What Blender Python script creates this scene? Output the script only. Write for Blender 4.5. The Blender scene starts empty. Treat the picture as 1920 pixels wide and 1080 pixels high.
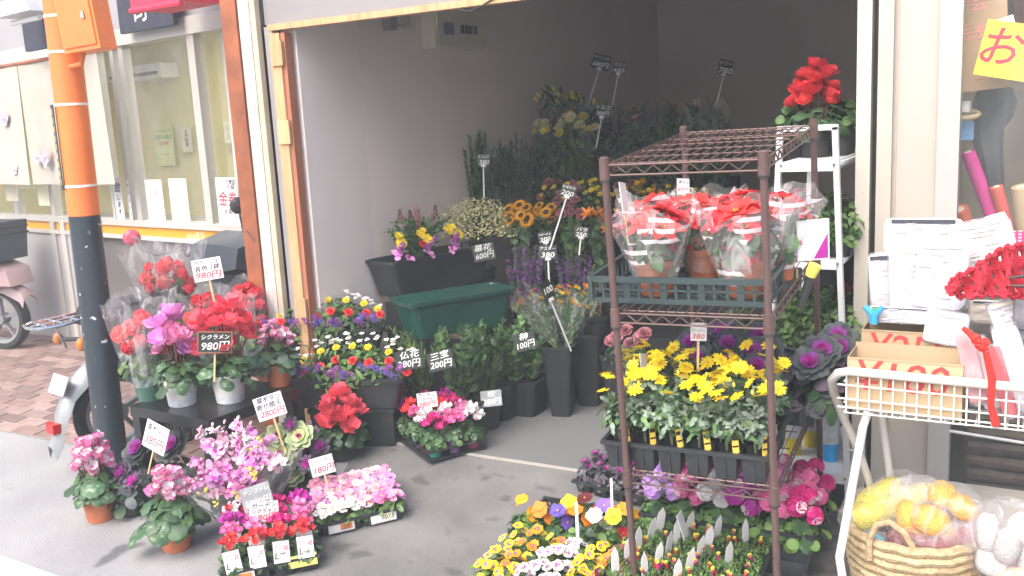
import bpy, math, random
from mathutils import Vector, Matrix, Euler
R = math.radians; PI = math.pi; sin = math.sin; cos = math.cos
S = bpy.context.scene; C = S.collection
# ---------------------------------------------------------------- camera
F = 1750.0; PITCH = R(10.3); ROLL = R(3.0); YAW = R(29.5); CAM = Vector((0, 0, 1.62))
fw = Vector((-sin(YAW)*cos(PITCH), cos(YAW)*cos(PITCH), -sin(PITCH)))
r0 = Vector((cos(YAW), sin(YAW), 0)); u0 = r0.cross(fw)
rt = cos(ROLL)*r0 - sin(ROLL)*u0; up = sin(ROLL)*r0 + cos(ROLL)*u0
cd = bpy.data.cameras.new('camera'); cam = bpy.data.objects.new('camera', cd); C.objects.link(cam)
cd.sensor_width = 36; cd.lens = F/1920*36; cd.clip_end = 300; cd.clip_start = .05
M = Matrix((rt, up, -fw)).transposed().to_4x4(); M.translation = CAM
cam.matrix_world = M; S.camera = cam
# ---------------------------------------------------------------- world, sun, exposure
W = bpy.data.worlds.new('World'); S.world = W; W.use_nodes = True
nt = W.node_tree; bg = nt.nodes['Background']
sky = nt.nodes.new('ShaderNodeTexSky'); sky.sky_type = 'NISHITA'; sky.sun_disc = False
SUN_EL = R(50); SUN_AZ = R(188)      # compass bearing of the sun, clockwise from +Y
sky.sun_elevation = SUN_EL; sky.sun_rotation = SUN_AZ
sky.dust_density = 5.0; sky.air_density = 1.0; sky.ozone_density = 0.6
bg.inputs[1].default_value = .15
nt.links.new(sky.outputs[0], bg.inputs[0])
sl = bpy.data.lights.new('sun', 'SUN'); sl.energy = 1.15; sl.angle = R(60); sl.color = (1, .97, .93)
so = bpy.data.objects.new('sun', sl); C.objects.link(so)
sd = Vector((sin(SUN_AZ)*cos(SUN_EL), cos(SUN_AZ)*cos(SUN_EL), sin(SUN_EL)))
so.rotation_euler = sd.to_track_quat('Z', 'Y').to_euler()
vs = S.view_settings; vs.view_transform = 'Standard'; vs.look = 'None'; vs.gamma = 1; vs.exposure = 1.38
vs.use_curve_mapping = False
S.cycles.max_bounces = 8; S.cycles.transparent_max_bounces = 24; S.cycles.diffuse_bounces = 4
S.cycles.use_denoising = True
# ---------------------------------------------------------------- pixel (1920x1080) -> point helpers
def ray(x, y): return fw + rt*((x-960)/F) - up*((y-540)/F)
def atY(x, y, Y): d = ray(x, y); return CAM + d*(Y/d.y)
def atX(x, y, X): d = ray(x, y); return CAM + d*(X/d.x)
def atZ(x, y, z): d = ray(x, y); return CAM + d*((z-CAM.z)/d.z)
def gz(Y): return 0.0 if Y > 3.7 else -.008-.078*(3.7-Y)
def atG(x, y, h=0):
    d = ray(x, y); t = (-.2966+h-CAM.z)/(d.z-.078*d.y); p = CAM + d*t
    return p if p.y < 3.7 else atZ(x, y, h)
# ---------------------------------------------------------------- mesh builder
class MB:
    def __init__(s): s.v = []; s.f = []; s.m = []
    def add(s, vs, fs, mi=0, M=None):
        k = len(s.v)
        s.v += [tuple(M @ Vector(v)) for v in vs] if M else [tuple(v) for v in vs]
        s.f += [tuple(i+k for i in f) for f in fs]; s.m += [mi]*len(fs); return s
    def box(s, c, d, mi=0, M=None, tx=1, ty=1):
        x, y, z = c; a, b, h = d[0]/2, d[1]/2, d[2]/2
        v = [(x-a, y-b, z-h), (x+a, y-b, z-h), (x+a, y+b, z-h), (x-a, y+b, z-h),
             (x-a*tx, y-b*ty, z+h), (x+a*tx, y-b*ty, z+h), (x+a*tx, y+b*ty, z+h), (x-a*tx, y+b*ty, z+h)]
        return s.add(v, [(3, 2, 1, 0), (4, 5, 6, 7), (0, 1, 5, 4), (1, 2, 6, 5), (2, 3, 7, 6), (3, 0, 4, 7)], mi, M)
    def tube(s, pts, r, n=8, mi=0, M=None, closed=False):
        pts = [Vector(p) for p in pts]; k = len(pts); vs_ = []; fs = []
        rr = r if isinstance(r, (list, tuple)) else [r]*k
        ref = None
        for i, p in enumerate(pts):
            a = pts[(i-1) % k] if (closed or i) else p; b = pts[(i+1) % k] if (closed or i < k-1) else p
            t = (b-a).normalized()
            if ref is None: ref = t.orthogonal().normalized()
            ref = (ref - t*ref.dot(t)).normalized(); w = t.cross(ref)
            vs_ += [p + (ref*cos(2*PI*j/n)+w*sin(2*PI*j/n))*rr[i] for j in range(n)]
        for i in range(k if closed else k-1):
            for j in range(n):
                a = i*n+j; b = i*n+(j+1) % n; c = ((i+1) % k)*n+(j+1) % n; d = ((i+1) % k)*n+j
                fs.append((a, b, c, d))
        if not closed: fs += [tuple(range(n-1, -1, -1)), tuple((k-1)*n+j for j in range(n))]
        return s.add(vs_, fs, mi, M)
    def lathe(s, prof, n=20, mi=0, M=None, cap0=True, cap1=False, wob=None):
        vs_ = []; fs = []; k = len(prof)
        for i, (r, z) in enumerate(prof):
            for j in range(n):
                a = 2*PI*j/n; q = r*(1+(wob(i, j) if wob else 0)); vs_.append((q*cos(a), q*sin(a), z))
        for i in range(k-1):
            for j in range(n): fs.append((i*n+j, i*n+(j+1) % n, (i+1)*n+(j+1) % n, (i+1)*n+j))
        if cap0: fs.append(tuple(range(n-1, -1, -1)))
        if cap1: fs.append(tuple((k-1)*n+j for j in range(n)))
        return s.add(vs_, fs, mi, M)
    def mesh(s, name, mats, smooth=True):
        m = bpy.data.meshes.new(name); m.from_pydata(s.v, [], s.f)
        for q in (mats if isinstance(mats, (list, tuple)) else [mats]): m.materials.append(q)
        m.polygons.foreach_set('material_index', s.m)
        if smooth:
            m.polygons.foreach_set('use_smooth', [True]*len(s.f))
            try: m.set_sharp_from_angle(angle=R(40))
            except Exception: pass
        m.update(); return m
def link(name, me, parent=None, loc=None, rot=None, sc=None, kind=None, mtx=None):
    o = bpy.data.objects.new(name, me); C.objects.link(o)
    if parent: o.parent = parent
    if mtx is not None: o.matrix_basis = mtx
    if loc is not None: o.location = loc
    if rot is not None: o.rotation_euler = rot
    if sc is not None: o.scale = (sc, sc, sc) if isinstance(sc, (int, float)) else sc
    if kind: o['kind'] = kind
    return o
def tag(o, label, cat, group=None):
    o['label'] = label; o['category'] = cat
    if group: o['group'] = group
    return o
def thing(name, label, cat, loc=(0, 0, 0), rot=(0, 0, 0), group=None, mtx=None):
    o = link(name, None, None, loc, rot) if mtx is None else link(name, None, mtx=mtx)
    o.empty_display_size = .05; return tag(o, label, cat, group)
def part(name, mb, mats, parent=None, smooth=True, **k):
    return link(name, mb.mesh(name, mats, smooth), parent, **k)
def struct(name, mb, mats, **k):
    o = part(name, mb, mats, None, **k); o['kind'] = 'structure'; return o
def place(p, n, spin=0, sc=1.0):        # matrix with local +Z along n
    q = Vector(n).to_track_quat('Z', 'Y').to_matrix().to_4x4()
    m = Matrix.Translation(Vector(p)) @ q @ Matrix.Rotation(spin, 4, 'Z')
    return m @ Matrix.Scale(sc, 4)
# ---------------------------------------------------------------- materials
MC = {}
def _n(nt, t, **k):
    n = nt.nodes.new(t)
    for a, b in k.items(): setattr(n, a, b)
    return n
def mat(name, col, rough=.6, var=.12, scale=8, bump=0, bscale=40, metal=0, trans=0, alpha=1, spec=.5, col2=None, objvar=.08, detail=4, coat=0, w2=(.45, .6), emit=None):
    if name in MC: return MC[name]
    m = bpy.data.materials.new(name); m.use_nodes = True; nt = m.node_tree; L = nt.links
    p = nt.nodes['Principled BSDF']; out = nt.nodes['Material Output']
    p.inputs['Roughness'].default_value = rough; p.inputs['Metallic'].default_value = metal
    p.inputs['Specular IOR Level'].default_value = spec
    if coat: p.inputs['Coat Weight'].default_value = coat
    tc = _n(nt, 'ShaderNodeTexCoord'); no = _n(nt, 'ShaderNodeTexNoise'); no.inputs['Scale'].default_value = scale
    no.inputs['Detail'].default_value = detail; L.new(tc.outputs['Object'], no.inputs['Vector'])
    oi = _n(nt, 'ShaderNodeObjectInfo')
    cr = _n(nt, 'ShaderNodeValToRGB'); e = cr.color_ramp.elements
    if col2:
        e[0].position = w2[0]; e[1].position = w2[1]; e[0].color = (*col, 1); e[1].color = (*col2, 1)
    else:
        e[0].position = .3; e[1].position = .7
        e[0].color = (*[c*(1-var) for c in col], 1); e[1].color = (*[min(1, c*(1+var)) for c in col], 1)
    L.new(no.outputs[0], cr.inputs[0])
    hs = _n(nt, 'ShaderNodeHueSaturation'); mr = _n(nt, 'ShaderNodeMapRange')
    mr.inputs[3].default_value = 1-objvar*1.6; mr.inputs[4].default_value = 1+objvar*1.6
    L.new(oi.outputs['Random'], mr.inputs[0]); L.new(mr.outputs[0], hs.inputs['Value']); L.new(cr.outputs[0], hs.inputs['Color'])
    L.new(hs.outputs[0], p.inputs['Base Color'])
    if bump:
        n2 = _n(nt, 'ShaderNodeTexNoise'); n2.inputs['Scale'].default_value = bscale; n2.inputs['Detail'].default_value = 5
        L.new(tc.outputs['Object'], n2.inputs['Vector'])
        b = _n(nt, 'ShaderNodeBump'); b.inputs['Strength'].default_value = bump; b.inputs['Distance'].default_value = .01
        L.new(n2.outputs[0], b.inputs['Height']); L.new(b.outputs[0], p.inputs['Normal'])
    if emit:
        p.inputs['Emission Color'].default_value = (*col, 1); p.inputs['Emission Strength'].default_value = emit
    sh = p.outputs[0]
    if trans:
        t = _n(nt, 'ShaderNodeBsdfTranslucent'); L.new(hs.outputs[0], t.inputs[0])
        mx = _n(nt, 'ShaderNodeMixShader'); mx.inputs[0].default_value = trans
        L.new(sh, mx.inputs[1]); L.new(t.outputs[0], mx.inputs[2]); sh = mx.outputs[0]
    if alpha < 1:
        t = _n(nt, 'ShaderNodeBsdfTransparent'); mx = _n(nt, 'ShaderNodeMixShader')
        mx.inputs[0].default_value = alpha; L.new(t.outputs[0], mx.inputs[1]); L.new(sh, mx.inputs[2]); sh = mx.outputs[0]
    if sh != p.outputs[0]: L.new(sh, out.inputs[0])
    MC[name] = m; return m
def film(name, tint=(.9, .92, .93), a0=.06, a1=.5, scale=14, gloss=.12, stripes=0):
    """clear crinkled plastic: mostly see-through, with whitish creases and a sheen"""
    if name in MC: return MC[name]
    m = bpy.data.materials.new(name); m.use_nodes = True; nt = m.node_tree; L = nt.links
    p = nt.nodes['Principled BSDF']; out = nt.nodes['Material Output']
    p.inputs['Base Color'].default_value = (*tint, 1); p.inputs['Roughness'].default_value = gloss
    tc = _n(nt, 'ShaderNodeTexCoord'); no = _n(nt, 'ShaderNodeTexNoise'); no.inputs['Scale'].default_value = scale
    no.inputs['Detail'].default_value = 3; no.inputs['Distortion'].default_value = 1.2
    mp = _n(nt, 'ShaderNodeMapping'); mp.inputs['Scale'].default_value = (1, 1, .35)
    L.new(tc.outputs['Object'], mp.inputs[0]); L.new(mp.outputs[0], no.inputs['Vector'])
    cr = _n(nt, 'ShaderNodeValToRGB'); e = cr.color_ramp.elements
    e[0].position = .5; e[1].position = .72; e[0].color = (a0,)*3+(1,); e[1].color = (a1,)*3+(1,)
    L.new(no.outputs[0], cr.inputs[0]); fac = cr.outputs[0]
    if stripes:
        wv = _n(nt, 'ShaderNodeTexWave', bands_direction='Z'); wv.inputs['Scale'].default_value = stripes; wv.inputs['Distortion'].default_value = 1.5
        L.new(tc.outputs['Object'], wv.inputs['Vector'])
        st = _n(nt, 'ShaderNodeMath', operation='GREATER_THAN'); st.inputs[1].default_value = .62; L.new(wv.outputs[1], st.inputs[0])
        n3 = _n(nt, 'ShaderNodeTexNoise'); n3.inputs['Scale'].default_value = 9; L.new(tc.outputs['Object'], n3.inputs['Vector'])
        g2 = _n(nt, 'ShaderNodeMath', operation='GREATER_THAN'); g2.inputs[1].default_value = .53; L.new(n3.outputs[0], g2.inputs[0])
        mu = _n(nt, 'ShaderNodeMath', operation='MULTIPLY'); L.new(st.outputs[0], mu.inputs[0]); L.new(g2.outputs[0], mu.inputs[1])
        ml = _n(nt, 'ShaderNodeMath', operation='MULTIPLY_ADD'); ml.inputs[1].default_value = .6; L.new(mu.outputs[0], ml.inputs[0]); L.new(fac, ml.inputs[2]); fac = ml.outputs[0]
    b = _n(nt, 'ShaderNodeBump'); b.inputs['Strength'].default_value = .8; b.inputs['Distance'].default_value = .02
    L.new(no.outputs[0], b.inputs['Height']); L.new(b.outputs[0], p.inputs['Normal'])
    t = _n(nt, 'ShaderNodeBsdfTransparent'); mx = _n(nt, 'ShaderNodeMixShader'); L.new(fac, mx.inputs[0])
    L.new(t.outputs[0], mx.inputs[1]); L.new(p.outputs[0], mx.inputs[2]); L.new(mx.outputs[0], out.inputs[0])
    MC[name] = m; return m
white_paint = mat('white_paint', (.66, .66, .65), .45, .05)
cream = mat('cream_metal', (.46, .43, .375), .4, .05, 3)
black_pl = mat('black_plastic', (.026, .03, .032), .42, .3, 6)
dark_green_pl = mat('green_plastic', (.007, .058, .045), .4, .15)
teal_pl = mat('teal_plastic', (.03, .22, .17), .4, .15)
terra = mat('terracotta', (.42, .13, .06), .75, .15, 9, .15)
soil = mat('soil', (.035, .024, .016), .95, .5, 60, .6, 80)
leafm = mat('leaf_green', (.078, .16, .05), .5, .45, 14, trans=.22, objvar=.2)
leafd = mat('leaf_dark', (.045, .1, .045), .5, .4, 14, trans=.18, objvar=.2)
leafb = mat('leaf_bright', (.14, .25, .06), .5, .35, 14, trans=.25, objvar=.2)
leafcyc = mat('leaf_cyclamen', (.05, .12, .05), .45, col2=(.22, .31, .2), scale=38, trans=.18, w2=(.5, .64), objvar=.15)
leafgrey = mat('leaf_silver', (.2, .27, .2), .6, .35, 20, trans=.2, objvar=.2)
stemg = mat('stem_green', (.1, .18, .06), .6, .2)
gold = mat('flower_centre', (.75, .42, .02), .7, .2)
dark_eye = mat('flower_dark_eye', (.03, .012, .006), .8, .2)
P = {}
for n_, c_ in dict(red=(.66, .03, .05), scarlet=(.78, .06, .055), coral=(.82, .1, .15), pink=(.75, .16, .38), hot=(.62, .02, .22),
        magenta=(.5, .03, .36), palepink=(.74, .46, .56), white=(.74, .72, .72), yellow=(.85, .66, .015), lemon=(.8, .72, .12), orange=(.8, .26, .01),
        violet=(.2, .1, .55), purple=(.32, .07, .36), lilac=(.5, .28, .68), maroon=(.13, .01, .02), cream=(.75, .72, .42), orchid=(.75, .33, .7),
        gold=(.72, .34, .005), peach=(.72, .33, .25), dustypink=(.42, .16, .2), rosepink=(.75, .28, .5), blue=(.12, .08, .4)).items():
    P[n_] = mat('petal_'+n_, c_, .55, .12, 30, trans=.22, objvar=.1)
# ---------------------------------------------------------------- text
TC = {}
def text_mesh(s, m, shear=.15):
    k = (s, m.name)
    if k in TC: return TC[k]
    c = bpy.data.curves.new('t', 'FONT'); c.body = s; c.size = 1; c.resolution_u = 2; c.shear = shear
    c.align_x = 'CENTER'; c.align_y = 'CENTER'; c.extrude = .004; c.offset = .008
    o = bpy.data.objects.new('t', c); C.objects.link(o); bpy.context.view_layer.update()
    me = bpy.data.meshes.new_from_object(o); bpy.data.objects.remove(o)
    me.materials.clear(); me.materials.append(m)
    xs = [v.co.x for v in me.vertices] or [0, 1]; TC[k] = (me, max(.01, max(xs)-min(xs))); return TC[k]
def lettering(s, m, parent, w, h, loc, rot=(PI/2, 0, 0), tilt=0, name='lettering'):
    """text fitted to width w and height h, upright in local XZ"""
    me, tw = text_mesh(s, m); k = min(w/tw, h/.8)
    mx = Matrix.Translation(loc) @ Euler(rot).to_matrix().to_4x4() @ Matrix.Rotation(tilt, 4, 'Z') @ Matrix.Diagonal((min(w/tw, k*1.25), k, k*.1, 1))
    return link(name, me, parent, mtx=mx)
ink = mat('ink_black', (.015, .015, .03), .7, .1); ink_red = mat('ink_red', (.6, .02, .06), .7, .1)
chalk = mat('chalk_white', (.8, .8, .78), .8, .05); paper = mat('paper_white', (.64, .64, .65), .5, .04, 3)
board_black = mat('board_black', (.02, .025, .022), .35, .2); board_grey = mat('board_sheen', (.3, .33, .34), .15, .35, 14)
wood_stick = mat('stick_wood', (.55, .4, .2), .7, .1); frame_brown = mat('board_frame', (.25, .1, .05), .6, .15)
clear_pl = mat('stick_clear', (.6, .62, .62), .2, .1)
def card(name, label, p, w_, h_, lines, bg=paper, yaw=0, roll=0, stick=.12, pitch=12, inks=None, stickm=None, group='handwritten price cards', frame=False, clip=False):
    """a price card facing the viewer's side of the street; p = centre of the board"""
    w, h = w_*.93, h_*.93; d = CAM - Vector(p); base = math.atan2(d.y, d.x) + PI/2
    t = thing(name, label, 'price sign', mtx=Matrix.Translation(Vector(p)) @ Euler((0, 0, base+R(yaw))).to_matrix().to_4x4() @ Euler((-R(pitch), 0, 0)).to_matrix().to_4x4() @ Euler((0, R(roll), 0)).to_matrix().to_4x4(), group=group)
    part('board', MB().box((0, 0, 0), (w, .003, h)), bg, t, smooth=False)
    if frame:
        for c, dd in (((0, -.002, h/2+.002), (w+.012, .008, .006)), ((0, -.002, -h/2-.002), (w+.012, .008, .006)), ((w/2+.002, -.002, 0), (.006, .007, h)), ((-w/2-.002, -.002, 0), (.006, .007, h))):
            part('frame', MB().box(c, dd), frame_brown, t, smooth=False)
    n = len(lines)
    dark = bg in (board_black, board_grey)
    hh = {1: [.55], 2: [.4, .5], 3: [.26, .26, .36]}[n]; z = h*.46; tot = sum(hh)
    for i, s in enumerate(lines):
        a = h*.92*hh[i]/tot; z -= a/2
        mm = chalk if dark else (ink_red if (i == n-1 and n > 1) else ink)
        lettering(s, mm, t, w*.86, a*.82, ((random.random()-.5)*.008, -.0022, z), tilt=R(random.uniform(-3, 3)))
        z -= a/2
    if stick: part('stick', MB().box((0, .004, -h/2-stick/2+.02), (.008, .003, stick+.03)), stickm or wood_stick, t, smooth=False)
    if clip: part('clip', MB().box((0, -.002, -h/2+.002), (.03, .012, .016)), white_paint, t, smooth=False)
    return t
# ================================================================= THE SETTING
asph = mat('asphalt', (.25, .25, .26), .9, scale=2.2, bump=.5, bscale=160, col2=(.35, .35, .36), w2=(.3, .75), detail=8)
conc = mat('apron_concrete', (.125, .125, .125), .9, scale=3.5, bump=.3, bscale=120, col2=(.2, .2, .198), w2=(.3, .7), detail=8)
def spotted(m, thr=.74, dark=.45, sc=5):     # worn stains and pale chips on the ground
    nt = m.node_tree; L = nt.links; p = nt.nodes['Principled BSDF']; src = p.inputs['Base Color'].links[0].from_socket
    tc = _n(nt, 'ShaderNodeTexCoord'); n = _n(nt, 'ShaderNodeTexNoise'); n.inputs['Scale'].default_value = sc; n.inputs['Detail'].default_value = 2
    L.new(tc.outputs['Object'], n.inputs['Vector']); cr = _n(nt, 'ShaderNodeValToRGB'); e = cr.color_ramp.elements
    e[0].position = thr-.1; e[1].position = thr; e[0].color = (1, 1, 1, 1); e[1].color = (dark,)*3+(1,)
    L.new(n.outputs[0], cr.inputs[0]); mx = _n(nt, 'ShaderNodeMixRGB', blend_type='MULTIPLY'); mx.inputs[0].default_value = 1
    L.new(src, mx.inputs[1]); L.new(cr.outputs[0], mx.inputs[2])
    v = _n(nt, 'ShaderNodeTexVoronoi'); v.inputs['Scale'].default_value = 45; L.new(tc.outputs['Object'], v.inputs['Vector'])
    c2 = _n(nt, 'ShaderNodeValToRGB'); e = c2.color_ramp.elements; e[0].position = .07; e[1].position = .13; e[0].color = (.5,)*3+(1,); e[1].color = (0, 0, 0, 1)
    L.new(v.outputs[0], c2.inputs[0])
    n3 = _n(nt, 'ShaderNodeTexNoise'); n3.inputs['Scale'].default_value = 20; L.new(tc.outputs['Object'], n3.inputs['Vector'])
    g = _n(nt, 'ShaderNodeMath', operation='GREATER_THAN'); g.inputs[1].default_value = .56; L.new(n3.outputs[0], g.inputs[0])
    mu = _n(nt, 'ShaderNodeMath', operation='MULTIPLY'); L.new(c2.outputs[0], mu.inputs[0]); L.new(g.outputs[0], mu.inputs[1])
    m2 = _n(nt, 'ShaderNodeMixRGB', blend_type='MIX'); L.new(mu.outputs[0], m2.inputs[0]); L.new(mx.outputs[0], m2.inputs[1]); m2.inputs[2].default_value = (.5, .5, .48, 1)
    L.new(m2.outputs[0], p.inputs['Base Color'])
spotted(asph); spotted(conc, .68, .55, 7)
def gp(x, y, dz=0): return (x, y, gz(y)+dz)
mb = MB(); xs = [-40, -12, -6, -3, 0, 3, 12, 40]; ys = [-20, -2, 1, 3.695]
gv = [(x, y, -.008-.078*(3.7-max(y, -2)) if y > -2 else -.453) for y in ys for x in xs]
mb.add(gv, [(j*8+i, j*8+i+1, (j+1)*8+i+1, (j+1)*8+i) for j in range(3) for i in range(7)]); struct('street', mb, asph, smooth=False)
mb = MB()     # paler concrete apron before the sill, with an arc-shaped edge on its left
pts = [(-3.2, 3.69), (-3.05, 3.55), (-2.92, 3.42), (-2.83, 3.2), (-2.8, 2.9), (-2.7, 2.3), (-2.4, 1.6), (1.2, 1.6), (1.2, 3.69)]
mb.add([gp(x, y, .004) for x, y in pts], [tuple(range(len(pts)))]); struct('apron', mb, conc, smooth=False)
far_ground = MB().add([(-70, -70, -.6), (70, -70, -.6), (70, 70, -.6), (-70, 70, -.6)], [(0, 1, 2, 3)]); struct('ground', far_ground, asph, smooth=False)
lm = mat('road_line_paint', (.78, .78, .76), .7, .1, 20, .2)
a, b = atG(-60, 1022), atG(105, 1082); d_ = Vector((b.x-a.x, b.y-a.y)).normalized(); nrm = Vector((-d_.y, d_.x))
a2, b2 = a-Vector((*d_, 0))*1.5, b+Vector((*d_, 0))*3
mb = MB().add([gp(a2.x, a2.y, .008), gp(b2.x, b2.y, .008), gp(b2.x-nrm.x*.16, b2.y-nrm.y*.16, .008), gp(a2.x-nrm.x*.16, a2.y-nrm.y*.16, .008)], [(3, 2, 1, 0)])
struct('road_marking', mb, lm, smooth=False)
# interior floor and sill
carpet = mat('shop_floor_grey', (.115, .12, .125), .95, scale=300, col2=(.155, .16, .165), bump=.3, bscale=300, w2=(.4, .6))
struct('shop_floor', MB().box((-1.75, 6.2, -.05), (4.3, 4.98, .1)), carpet, smooth=False)
struct('sill', MB().box((-1.75, 3.702, -.022), (2.95, .014, .05)), mat('sill_cream', (.36, .345, .32), .6), smooth=False)
# brick pavement: bricks as single parts on a mortar bed
LA = Vector((-.987, .16, 0)); LN = Vector((-.16, -.987, 0))       # left shopfront: along (leftwards), outward normal
LO = Vector((-3.72, 4.26, 0))
pav = link('brick_pavement', None); pav['kind'] = 'structure'
mort = mat('mortar', (.4, .36, .34), .9, .1, 20)
mb = MB(); q = [(-11, 3.13), (-3.12, 3.13), (-3.12, 3.69), (-3.6, 3.69), (-3.6, 5.4), (-11, 5.4)]
def gz2(y): return -.008-.078*(3.7-y) if y < 3.7 else -.008+.0*(y-3.7)
mb.add([(x, y, gz2(y)+.006) for x, y in ((-11, 3.13), (-3.12, 3.13), (-3.12, 3.69), (-11, 3.69))], [(0, 1, 2, 3)])
mb.add([(x, y, gz2(y)+.006) for x, y in ((-11, 3.69), (-3.4, 3.69), (-3.4, 5.6), (-11, 5.6))], [(0, 1, 2, 3)])
part('mortar_bed', mb, mort, pav, smooth=False)
brm = [mat('brick_%s' % k, c, .85, .15, 12, .2) for k, c in (('red', (.22, .145, .13)), ('rose', (.27, .19, .175)), ('brown', (.18, .125, .115)))]
bme = [MB().box((0, 0, 0), (.203, .092, .03), tx=.985, ty=.96).mesh('brick', m_, False) for m_ in brm]
random.seed(3); rest = MB(); nb = 0
for j in range(24):
    y = 3.18+j*.1
    for i in range(40):
        x = -3.2-i*.212-(.106 if j % 2 else 0)
        if y > 3.7 and x > -3.75: continue
        if y > 4.26+(-3.72-x)*.16+.0: continue
        z = gz2(y)-.003+random.uniform(-.0015, .0015)
        vis = x > -7.6 and not (x > -3.9 and y > 3.6)
        if vis and nb < 295:
            link('brick', random.choice(bme), pav, loc=(x, y, z), rot=(.078 if y < 3.7 else 0, 0, random.uniform(-.01, .01))); nb += 1
        else: rest.box((x, y, z), (.203, .092, .03))
part('brick_field', rest, brm[0], pav, smooth=False, kind='stuff')
# ================================================================= FLOWER SHOP BUILDING
wallm = mat('shop_wall_plaster', (.8, .71, .67), .85, .04, 2.5, .05, 60)
walls = mat('shop_wall_stripe', (.8, .73, .7), .8, .04, 2.5, .05, 60)
dwall = mat('back_wall_grey', (.66, .6, .56), .85, .06, 2, .05, 60)
lint = mat('lintel_grey', (.26, .255, .27), .7, .06, 3)
lumber = mat('raw_lumber', (.62, .4, .22), .7, col2=(.48, .28, .13), scale=6, w2=(.35, .7)); lumber2 = mat('red_lumber', (.42, .16, .09), .7, .15, 10)
for q in (lumber, lumber2):
    n = [x for x in q.node_tree.nodes if x.type == 'TEX_NOISE'][0]; mp = _n(q.node_tree, 'ShaderNodeMapping'); mp.inputs['Scale'].default_value = (8, 8, .5)
    q.node_tree.links.new(n.inputs['Vector'].links[0].from_socket, mp.inputs[0]); q.node_tree.links.new(mp.outputs[0], n.inputs['Vector'])
brownw = mat('brown_timber', (.3, .1, .045), .6, .25, 9); greyw = mat('weathered_grey_board', (.5, .47, .46), .85, .2, 12, .3, 50)
H0 = 2.13
shop = thing('flower_shop', 'open fronted flower shop with plain grey walls and a raw timber frame round the opening', 'building', (-2, 3.7, 0))
def sp(name, mb, m, smooth=False, **k):
    o = part(name, mb, m, shop, smooth=smooth, **k); o.location = (2, -3.7, 0); return o
sp('side_wall', MB().box((-3.35, 4.0, 1.3), (.1, .5, 2.6)), walls)
mb = MB(); mb.add([(-3.3, 4.25, 0), (-2.93, 8.0, 0), (-2.93, 8, 2.6), (-3.3, 4.25, 2.6), (-3.45, 4.25, 0), (-3.08, 8.0, 0), (-3.08, 8, 2.6), (-3.45, 4.25, 2.6)],
    [(0, 1, 2, 3), (5, 4, 7, 6), (0, 3, 7, 4), (1, 5, 6, 2)]); sp('side_wall', mb, wallm)
sp('back_wall', MB().box((-1.35, 8.06, 1.3), (3.5, .1, 2.6)), dwall)
sp('side_wall', MB().box((-.56, 6.0, 1.3), (.06, 4.1, 2.6)), dwall)
sp('ceiling', MB().box((-1.75, 5.9, 2.66), (3.8, 4.5, .1)), mat('ceiling_grey', (.55, .55, .55), .9))
pl, pr = atY(516, 42, 3.7), atY(900, 4, 3.7)
sp('lintel', MB().box((-1.85, 3.82, H0+1.25+.02), (3.5, .22, 2.5)), lint)
sp('header_beam', MB().box((-2.1, 3.69, H0), (2.62, .05, .03)), lumber)
sp('header_trim', MB().box((-.7, 3.69, H0-.002), (.62, .06, .03)), white_paint)
sp('door_jamb', MB().box((-3.445, 3.75, 1.07), (.07, .1, 2.14)), lint)
sp('timber_post', MB().box((-3.37, 3.69, 1.05), (.065, .05, 2.1)), lumber)
sp('timber_edge', MB().box((-3.323, 3.70, 1.05), (.026, .05, 2.1)), lumber2)
for z in (1.61, .62, 2.0): sp('timber_block', MB().box((-3.355, 3.66, z), (.075, .015, .12 if z > 1 else .25)), lumber)
sp('cream_strip', MB().box((-3.5, 3.685, 1.9), (.035, .04, 3.8)), mat('cream_strip', (.55, .48, .36), .6))
sp('grey_board', MB().box((-3.565, 3.69, 1.9), (.075, .04, 3.8)), greyw)
sp('brown_post', MB().box((-3.662, 3.69, 1.9), (.105, .06, 3.8)), brownw)
sp('dark_gap', MB().box((-3.475, 3.71, 1.9), (.02, .02, 3.8)), black_pl)
o = sp('conduit', MB().tube([(-3.67, 3.64, 1.1), (-3.64, 3.63, 1.08), (-3.6, 3.62, 1.05)], .004, 6), black_pl)
# right side door posts, pocket and panel between the two shops
def facade_post(x0, x1, z1=3.6, y=3.68, m=cream, name='door_post', dep=.06): return sp(name, MB().box(((x0+x1)/2, y+dep/2, z1/2-.02), (x1-x0, dep, z1)), m)
xa = lambda px, py=300: atY(px, py, 3.68).x
facade_post(xa(1604), xa(1631), name='door_post', dep=.1)
facade_post(xa(1631), xa(1643), y=3.74, m=black_pl, name='door_gap')
facade_post(xa(1643), xa(1671), name='door_post', dep=.09)
facade_post(xa(1671), xa(1755), y=3.705, m=mat('panel_cream', (.36, .335, .3), .5, .04, 3), name='wall_panel')
facade_post(xa(1755), xa(1797), y=3.685, m=mat('panel_pale', (.43, .42, .405), .45, .03, 3), name='window_frame', dep=.09)
facade_post(xa(1676), xa(1678.5), y=3.7, m=mat('panel_seam', (.42, .35, .28), .6), name='panel_seam')
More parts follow.
